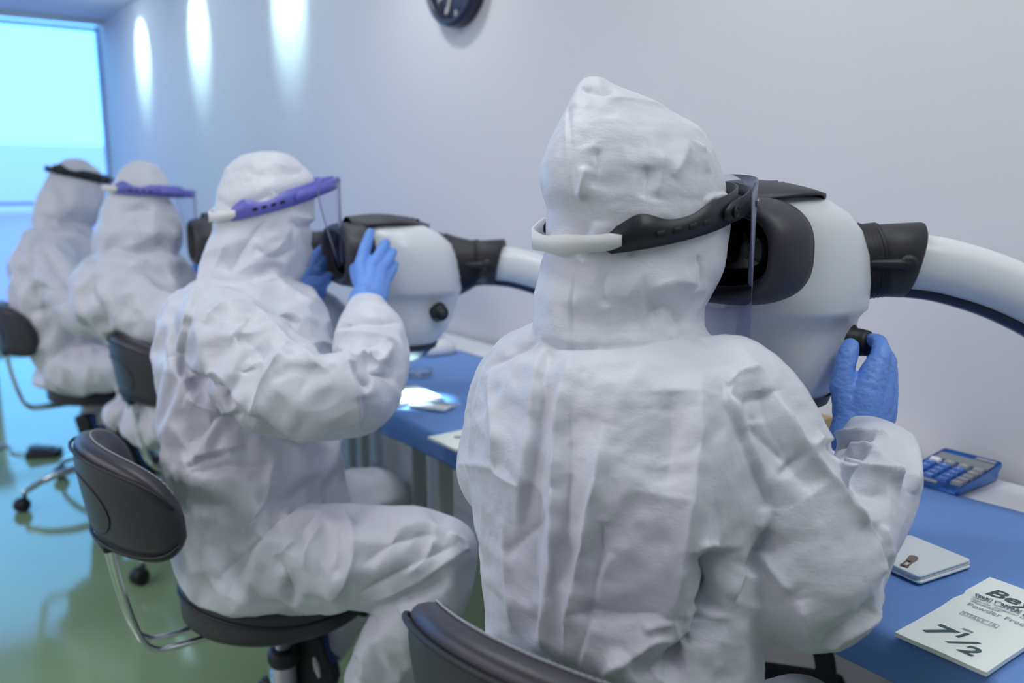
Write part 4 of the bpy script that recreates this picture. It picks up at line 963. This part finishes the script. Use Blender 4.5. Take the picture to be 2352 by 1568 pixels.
cr2 = [
    ('step', .008, .025, B1((400, 20), (300, 300), (220, 600), (200, 900))), ('ridge', .010, .02, B1((420, 400), (600, 250), (830, 210))),
    ('ridge', .012, .014, B1((860, 220), (1160, 570), (1330, 690), (1560, 840))), ('ridge', .009, .012, B1((1160, 570), (990, 850), (900, 1130), (860, 1230))),
    ('valley', .010, .010, B1((880, 225), (1080, 310), (1290, 410))), ('valley', .014, .022, B1((680, 500), (850, 560), (960, 760))), ('valley', .010, .018, B1((700, 830), (820, 830), (960, 790))),
    ('valley', .018, .016, B1((260, 935), (420, 930), (560, 1000), (700, 1150))), ('ridge', .014, .014, B1((270, 1040), (420, 1140), (560, 1200), (720, 1190))), ('ridge', .012, .016, B1((400, 860), (560, 860), (700, 1000), (880, 1210))),
    ('valley', .014, .02, B1((260, 1500), (420, 1330), (560, 1240), (800, 1220))),
    ('ridge', .012, .012, B1((1700, 690), (1800, 1030), (1850, 1380))), ('valley', .014, .010, B1((1750, 760), (1830, 900), (1930, 980))), ('valley', .012, .014, B1((1890, 700), (1960, 830), (2150, 890))),
    ('ridge', .012, .010, B1((1920, 640), (2000, 760), (2110, 600))), ('valley', .014, .012, B1((1620, 440), (1830, 360), (2230, 390))), ('ridge', .010, .010, B1((1620, 480), (1950, 520), (2190, 600))),
    ('ridge', .008, .008, B1((1640, 600), (1760, 715), (1900, 640))), ('valley', .010, .010, B1((1850, 1050), (1860, 1200), (1850, 1350))), ('ridge', .008, .014, B1((1300, 640), (1480, 570), (1640, 660))),
    ('valley', .008, .010, B2((180, 210), (300, 150), (460, 110))), ('valley', .010, .012, B2((200, 240), (370, 195), (560, 190), (730, 190))), ('ridge', .009, .016, B2((740, 180), (680, 400), (570, 640))), ('ridge', .007, .012, B2((220, 140), (400, 90), (560, 60))),
    ('valley', .014, .012, B2((1040, 380), (800, 520), (640, 650), (520, 800), (460, 1020))), ('ridge', .010, .012, B2((1060, 430), (880, 500), (700, 650), (560, 860))),
    ('valley', .008, .012, B2((600, 680), (430, 850), (360, 960))), ('valley', .010, .010, B2((1010, 480), (910, 600), (920, 730))), ('ridge', .008, .010, B2((900, 640), (800, 760), (830, 960))), ('valley', .010, .008, B2((770, 750), (830, 900), (870, 1080))),
    ('ridge', .008, .010, B2((1180, 470), (1250, 640), (1230, 850), (1100, 1060))), ('ridge', .007, .010, B2((1060, 560), (960, 700), (930, 860))), ('valley', .006, .010, B2((1140, 560), (1120, 760), (1160, 900))),
    ('valley', .010, .012, B2((1280, 1010), (1500, 900), (1700, 780), (1900, 690))), ('ridge', .009, .012, B2((1300, 1060), (1550, 960), (1750, 850), (1950, 720))), ('valley', .007, .014, B2((1290, 830), (1480, 690), (1760, 620))),
    ('valley', .008, .010, B2((1560, 1010), (1680, 985), (1850, 900))), ('ridge', .008, .010, B2((1760, 640), (1720, 760), (1560, 900))), ('ridge', .007, .008, B2((1850, 620), (1950, 680), (1960, 740))), ('ridge', .008, .012, B2((1520, 1050), (1620, 1150), (1800, 1100))),
    ('ridge', .008, .016, B2((1260, 1340), (1320, 1440), (1300, 1560))), ('valley', .004, .006, B3((150, 880), (350, 900), (560, 905), (680, 860))),
    ('ridge', .005, .010, B3((330, 540), (300, 700), (230, 860))), ('valley', .008, .014, B3((560, 520), (420, 700), (330, 860))), ('ridge', .007, .014, B3((700, 560), (620, 700), (420, 800))), ('valley', .008, .012, B3((480, 700), (600, 760), (740, 700))),
    ('ridge', .006, .012, B3((340, 860), (560, 780), (700, 800))), ('ridge', .006, .009, B3((700, 480), (760, 520), (850, 530))), ('valley', .005, .009, B3((690, 530), (760, 580), (840, 560))), ('ridge', .005, .008, B3((540, 330), (590, 380), (620, 420))), ('valley', .004, .010, B3((310, 310), (340, 380), (330, 470))),
    ('ridge', .004, .010, B3((400, 190), (560, 190), (700, 230))),
]
HC2 = np.array([*P(615, 490, 1.93)[:2], P(615, 500, 1.93)[2]])
c2 = P(613, 455, 1.93); BC2 = np.array([c2[0], c2[1], P(613, 458, 1.93)[2]])
p2 = person('person second from camera, raising blue gloves, blue face shield band', (S2[0], S2[1]), 0.0115, torso2, hood2, tubes2, -4, -4, 1.08, 0.80, HC2, cr2,
            [(.0010, 30, (1, 1, .8), 'r')], 5.0, 5, 0.06, band=(BC2, -4, .118, .097, -.034, .026, .016, .05, -.001), sub=2, gain=1.25, sim=(0.05, .25, .6, 7.0), hold=lambda V: .7*(np.linalg.norm(V-np.array([c2[0], c2[1], HC2[2]+.04]), axis=1) < .15)*(np.abs(V[:, 2]-HC2[2]-.035) < .06), pre=[(.006, 7, (1, 1, .6), 'r')])
head(p2, HC2+np.array([.0, 0, -.012]), -4, .95)
face_shield(p2, BC2, -4, .118, .097, -.034, .026, 'band_blue', .012, .18, False, .045)
glove(p2, [[(838, 705, 1.80, 36), (836, 660, 1.83, 22), (828, 612, 1.87, 16)], [(840, 705, 1.80, 36), (850, 660, 1.83, 22), (854, 616, 1.87, 16)], [(844, 705, 1.80, 36), (864, 664, 1.83, 22), (872, 626, 1.87, 16)], [(848, 705, 1.80, 34), (872, 675, 1.83, 20), (882, 646, 1.87, 15)]],
      [[(828, 612, 1.87, 16), (838, 572, 1.90, 14), (850, 535, 1.93, 11)], [(854, 616, 1.87, 16), (872, 585, 1.90, 14), (886, 558, 1.93, 11)], [(872, 626, 1.87, 15), (890, 600, 1.90, 13), (903, 578, 1.93, 10)], [(882, 646, 1.87, 14), (898, 624, 1.90, 12), (907, 606, 1.93, 9)],
       [(828, 655, 1.85, 17), (818, 625, 1.91, 15), (815, 600, 1.96, 12)]], 0.003, [(840, 716, 1.79, 40), (838, 690, 1.81, 38)])
glove(p2, [[(716, 676, 2.10, 28), (702, 636, 2.10, 17)], [(718, 676, 2.10, 28), (716, 628, 2.10, 17)], [(720, 676, 2.10, 28), (730, 628, 2.10, 16)], [(722, 676, 2.10, 26), (742, 640, 2.10, 15)]],
      [[(702, 636, 2.10, 16), (712, 605, 2.12, 14), (728, 582, 2.13, 11)], [(716, 628, 2.10, 16), (728, 596, 2.12, 14), (740, 572, 2.13, 11)], [(730, 628, 2.10, 15), (742, 602, 2.12, 13), (752, 582, 2.13, 10)], [(742, 640, 2.10, 14), (752, 618, 2.12, 12), (760, 602, 2.13, 9)], [(715, 650, 2.09, 16), (742, 648, 2.06, 14), (756, 634, 2.05, 11)]], 0.0032)
# shoes: near foot below the frame, far foot tucked back on the stool base with its sole to the camera
q = P(820, 1745, 1.76); shoe(p2, (q[0]-.05, q[1]+.02, max(.012, q[2]-.09)), (q[0]+.18, q[1]-.04, max(.012, q[2]-.09)))
hq, tq = P(700, 1462, 1.90), P(735, 1600, 1.90)
sh, cov = shoe(p2, hq, tq, (0.55, 0.75, 0.25))
add('shoe_cover', loft(cov[:4]), 'cover_blue', p2, world=True)
A_ = P(728, 1530, 1.885); 
add('sole_mark', tube([P(722, 1512, 1.882), P(727, 1530, 1.882), P(733, 1552, 1.882)], [.004, .007, .004], 8, 5, flat=.3), 'white', sh, world=True)
# ------------------------------------------------------------------ third and fourth person
hood3 = [(588, 226, 398, 2.75), (565, 228, 408, 2.77), (530, 231, 411, 2.77), (500, 238, 408, 2.77), (470, 244, 403, 2.77), (445, 252, 398, 2.77), (422, 261, 390, 2.77), (403, 267, 378, 2.77), (388, 276, 361, 2.77), (377, 290, 342, 2.77), (370, 302, 326, 2.77)]
torso3 = [(985, 310, 470, 2.85), (972, 285, 490, 2.85), (930, 330, 490, 2.90), (880, 318, 480, 2.90), (800, 285, 468, 2.88), (750, 228, 457, 2.83), (700, 184, 445, 2.78), (650, 182, 436, 2.77), (622, 192, 426, 2.77), (602, 208, 415, 2.76), (585, 226, 398, 2.76), (572, 250, 375, 2.76)]
tubes3 = [
    [(270, 655, 2.66, 62), (315, 700, 2.62, 64), (375, 735, 2.60, 62), (440, 740, 2.58, 56)], [(440, 740, 2.58, 54), (475, 710, 2.62, 48), (482, 672, 2.67, 32)],
    [(360, 640, 2.91, 60), (430, 720, 2.95, 55), (460, 660, 2.95, 34)],
    [(360, 960, 2.73, 70), (460, 950, 2.65, 66), (560, 945, 2.59, 52)], [(560, 950, 2.59, 50), (520, 1050, 2.65, 46), (480, 1130, 2.70, 36)],
    [(390, 950, 2.93, 66), (500, 900, 3.05, 56)], [(500, 905, 3.05, 50), (400, 960, 2.93, 46), (310, 965, 2.87, 34)], [(400, 940, 2.90, 50), (330, 935, 2.87, 44), (270, 950, 2.85, 34)],
]
hood4 = [(520, 84, 204, 3.40), (500, 82, 222, 3.40), (470, 90, 236, 3.40), (440, 100, 241, 3.40), (418, 110, 240, 3.40), (398, 121, 228, 3.40), (384, 130, 213, 3.40), (373, 145, 203, 3.40), (366, 162, 190, 3.40)]
torso4 = [(880, 115, 240, 3.46), (868, 90, 248, 3.46), (840, 100, 252, 3.45), (800, 80, 252, 3.44), (740, 52, 248, 3.43), (690, 38, 242, 3.42), (640, 35, 236, 3.41), (600, 38, 230, 3.40), (570, 45, 222, 3.40), (545, 57, 212, 3.40), (525, 75, 198, 3.40), (512, 95, 180, 3.40)]
tubes4 = [
    [(130, 590, 3.28, 46), (150, 650, 3.22, 54), (190, 710, 3.16, 54), (240, 720, 3.14, 48)], [(240, 720, 3.14, 46), (280, 660, 3.20, 40), (285, 620, 3.26, 26)],
    [(190, 580, 3.54, 46), (250, 650, 3.58, 42), (270, 610, 3.58, 26)],
    [(160, 850, 3.36, 56), (240, 845, 3.28, 54), (320, 840, 3.22, 42)], [(320, 845, 3.22, 40), (300, 940, 3.26, 38), (270, 1010, 3.32, 30)],
    [(190, 840, 3.56, 54), (270, 800, 3.66, 46)], [(270, 805, 3.66, 42), (240, 900, 3.62, 38), (215, 960, 3.57, 30)],
]
D1 = K(3.136, 0, 250)
cr3 = [('valley', .010, .020, D1((720, 1010), (900, 1040), (1080, 1020), (1200, 960))), ('ridge', .014, .03, D1((680, 1200), (740, 1150), (860, 1150))), ('valley', .014, .03, D1((860, 1250), (900, 1400), (960, 1520))), ('valley', .010, .02, D1((1040, 1090), (1150, 1130), (1260, 1250))), ('ridge', .012, .02, D1((1150, 880), (1000, 960), (860, 1010))), ('valley', .010, .02, D1((900, 760), (1000, 720), (1120, 740)))]
cr4 = [('valley', .012, .02, D1((250, 780), (360, 790), (500, 830), (620, 870))), ('valley', .016, .02, D1((300, 980), (420, 1180), (520, 1330))), ('valley', .014, .02, D1((180, 1300), (300, 1290), (430, 1300))), ('ridge', .012, .02, D1((200, 1180), (330, 1260), (450, 1290))), ('valley', .014, .02, D1((200, 1480), (380, 1420), (540, 1330))), ('ridge', .012, .02, D1((380, 980), (480, 1120), (540, 1280)))]
HC3 = P(322, 478, 2.77); HC4 = P(165, 445, 3.40)
c3 = P(330, 440, 2.77)
p3 = person('person third from camera, head bowed, thin blue face shield band', (S3[0], S3[1]), 0.013, torso3, hood3, tubes3, -4, -4, 1.1, 0.82, HC3+np.array([0, 0, .01]), cr3, [], 7.0, 5, 0.07, sim=(0.06, .25, .6, 8.0), hold=lambda V: .7*(np.abs(V[:, 2]-c3[2]) < .05), pre=[(.006, 7, (1, 1, .6), 'r')])
head(p3, HC3+np.array([.0, 0, -.005]), -4, .95)
face_shield(p3, c3, -4, .114, .093, .012, -.008, 'band_blue', .012, .18, False, .04)
c4 = P(180, 402, 3.40)
p4 = person('person farthest from camera by window, thin black face shield band', (S4[0], S4[1]), 0.014, torso4, hood4, tubes4, -4, -4, 1.1, 0.82, HC4+np.array([0, 0, .01]), cr4, [], 9.0, 5, 0.07, sim=(0.06, .25, .6, 8.0), hold=lambda V: .7*(np.abs(V[:, 2]-c4[2]) < .05), pre=[(.006, 7, (1, 1, .6), 'r')])
head(p4, HC4+np.array([.0, 0, -.005]), -4, .95)
face_shield(p4, c4, -4, .108, .089, .024, -.026, 'band_black', .012, .18, False, .04, 'band_black')
for (pp, x, y, t) in ((p3, 482, 665, 2.67), (p3, 462, 645, 2.95), (p4, 286, 606, 3.27), (p4, 271, 598, 3.58)):
    glove(pp, [[(x, y, t, 24), (x+6, y-22, t, 20)], [(x, y, t, 24), (x-8, y-24, t, 18)]], [[(x-10+8*k, y-24, t, 11), (x-8+9*k, y-46+abs(k-1.5)*4, t+.01, 10), (x-6+10*k, y-62+abs(k-1.5)*6, t+.02, 8)] for k in range(4)]+[[(x-6, y-8, t, 12), (x-16, y-26, t+.03, 10)]], 0.005)
q = P(480, 1150, 2.71); shoe(p3, (q[0]-.06, q[1], max(.012, q[2]-.10)), (q[0]+.18, q[1]-.03, max(.012, q[2]-.10)))
q = P(262, 975, 2.84); sh, cov = shoe(p3, q+np.array([0, 0, .0]), q+np.array([.06, .02, -.22]), (0.85, 0.5, 0.25)); add('shoe_cover', loft(cov[:5]), 'cover_blue', p3, world=True)
q = P(268, 1030, 3.32); shoe(p4, (q[0]-.06, q[1], max(.012, q[2]-.10)), (q[0]+.18, q[1]-.03, max(.012, q[2]-.10)))
q = P(185, 955, 3.50); sh, cov = shoe(p4, q, q+np.array([.05, .02, -.22]), (0.85, 0.5, 0.25)); add('shoe_cover', loft(cov[:5]), 'cover_blue', p4, world=True)
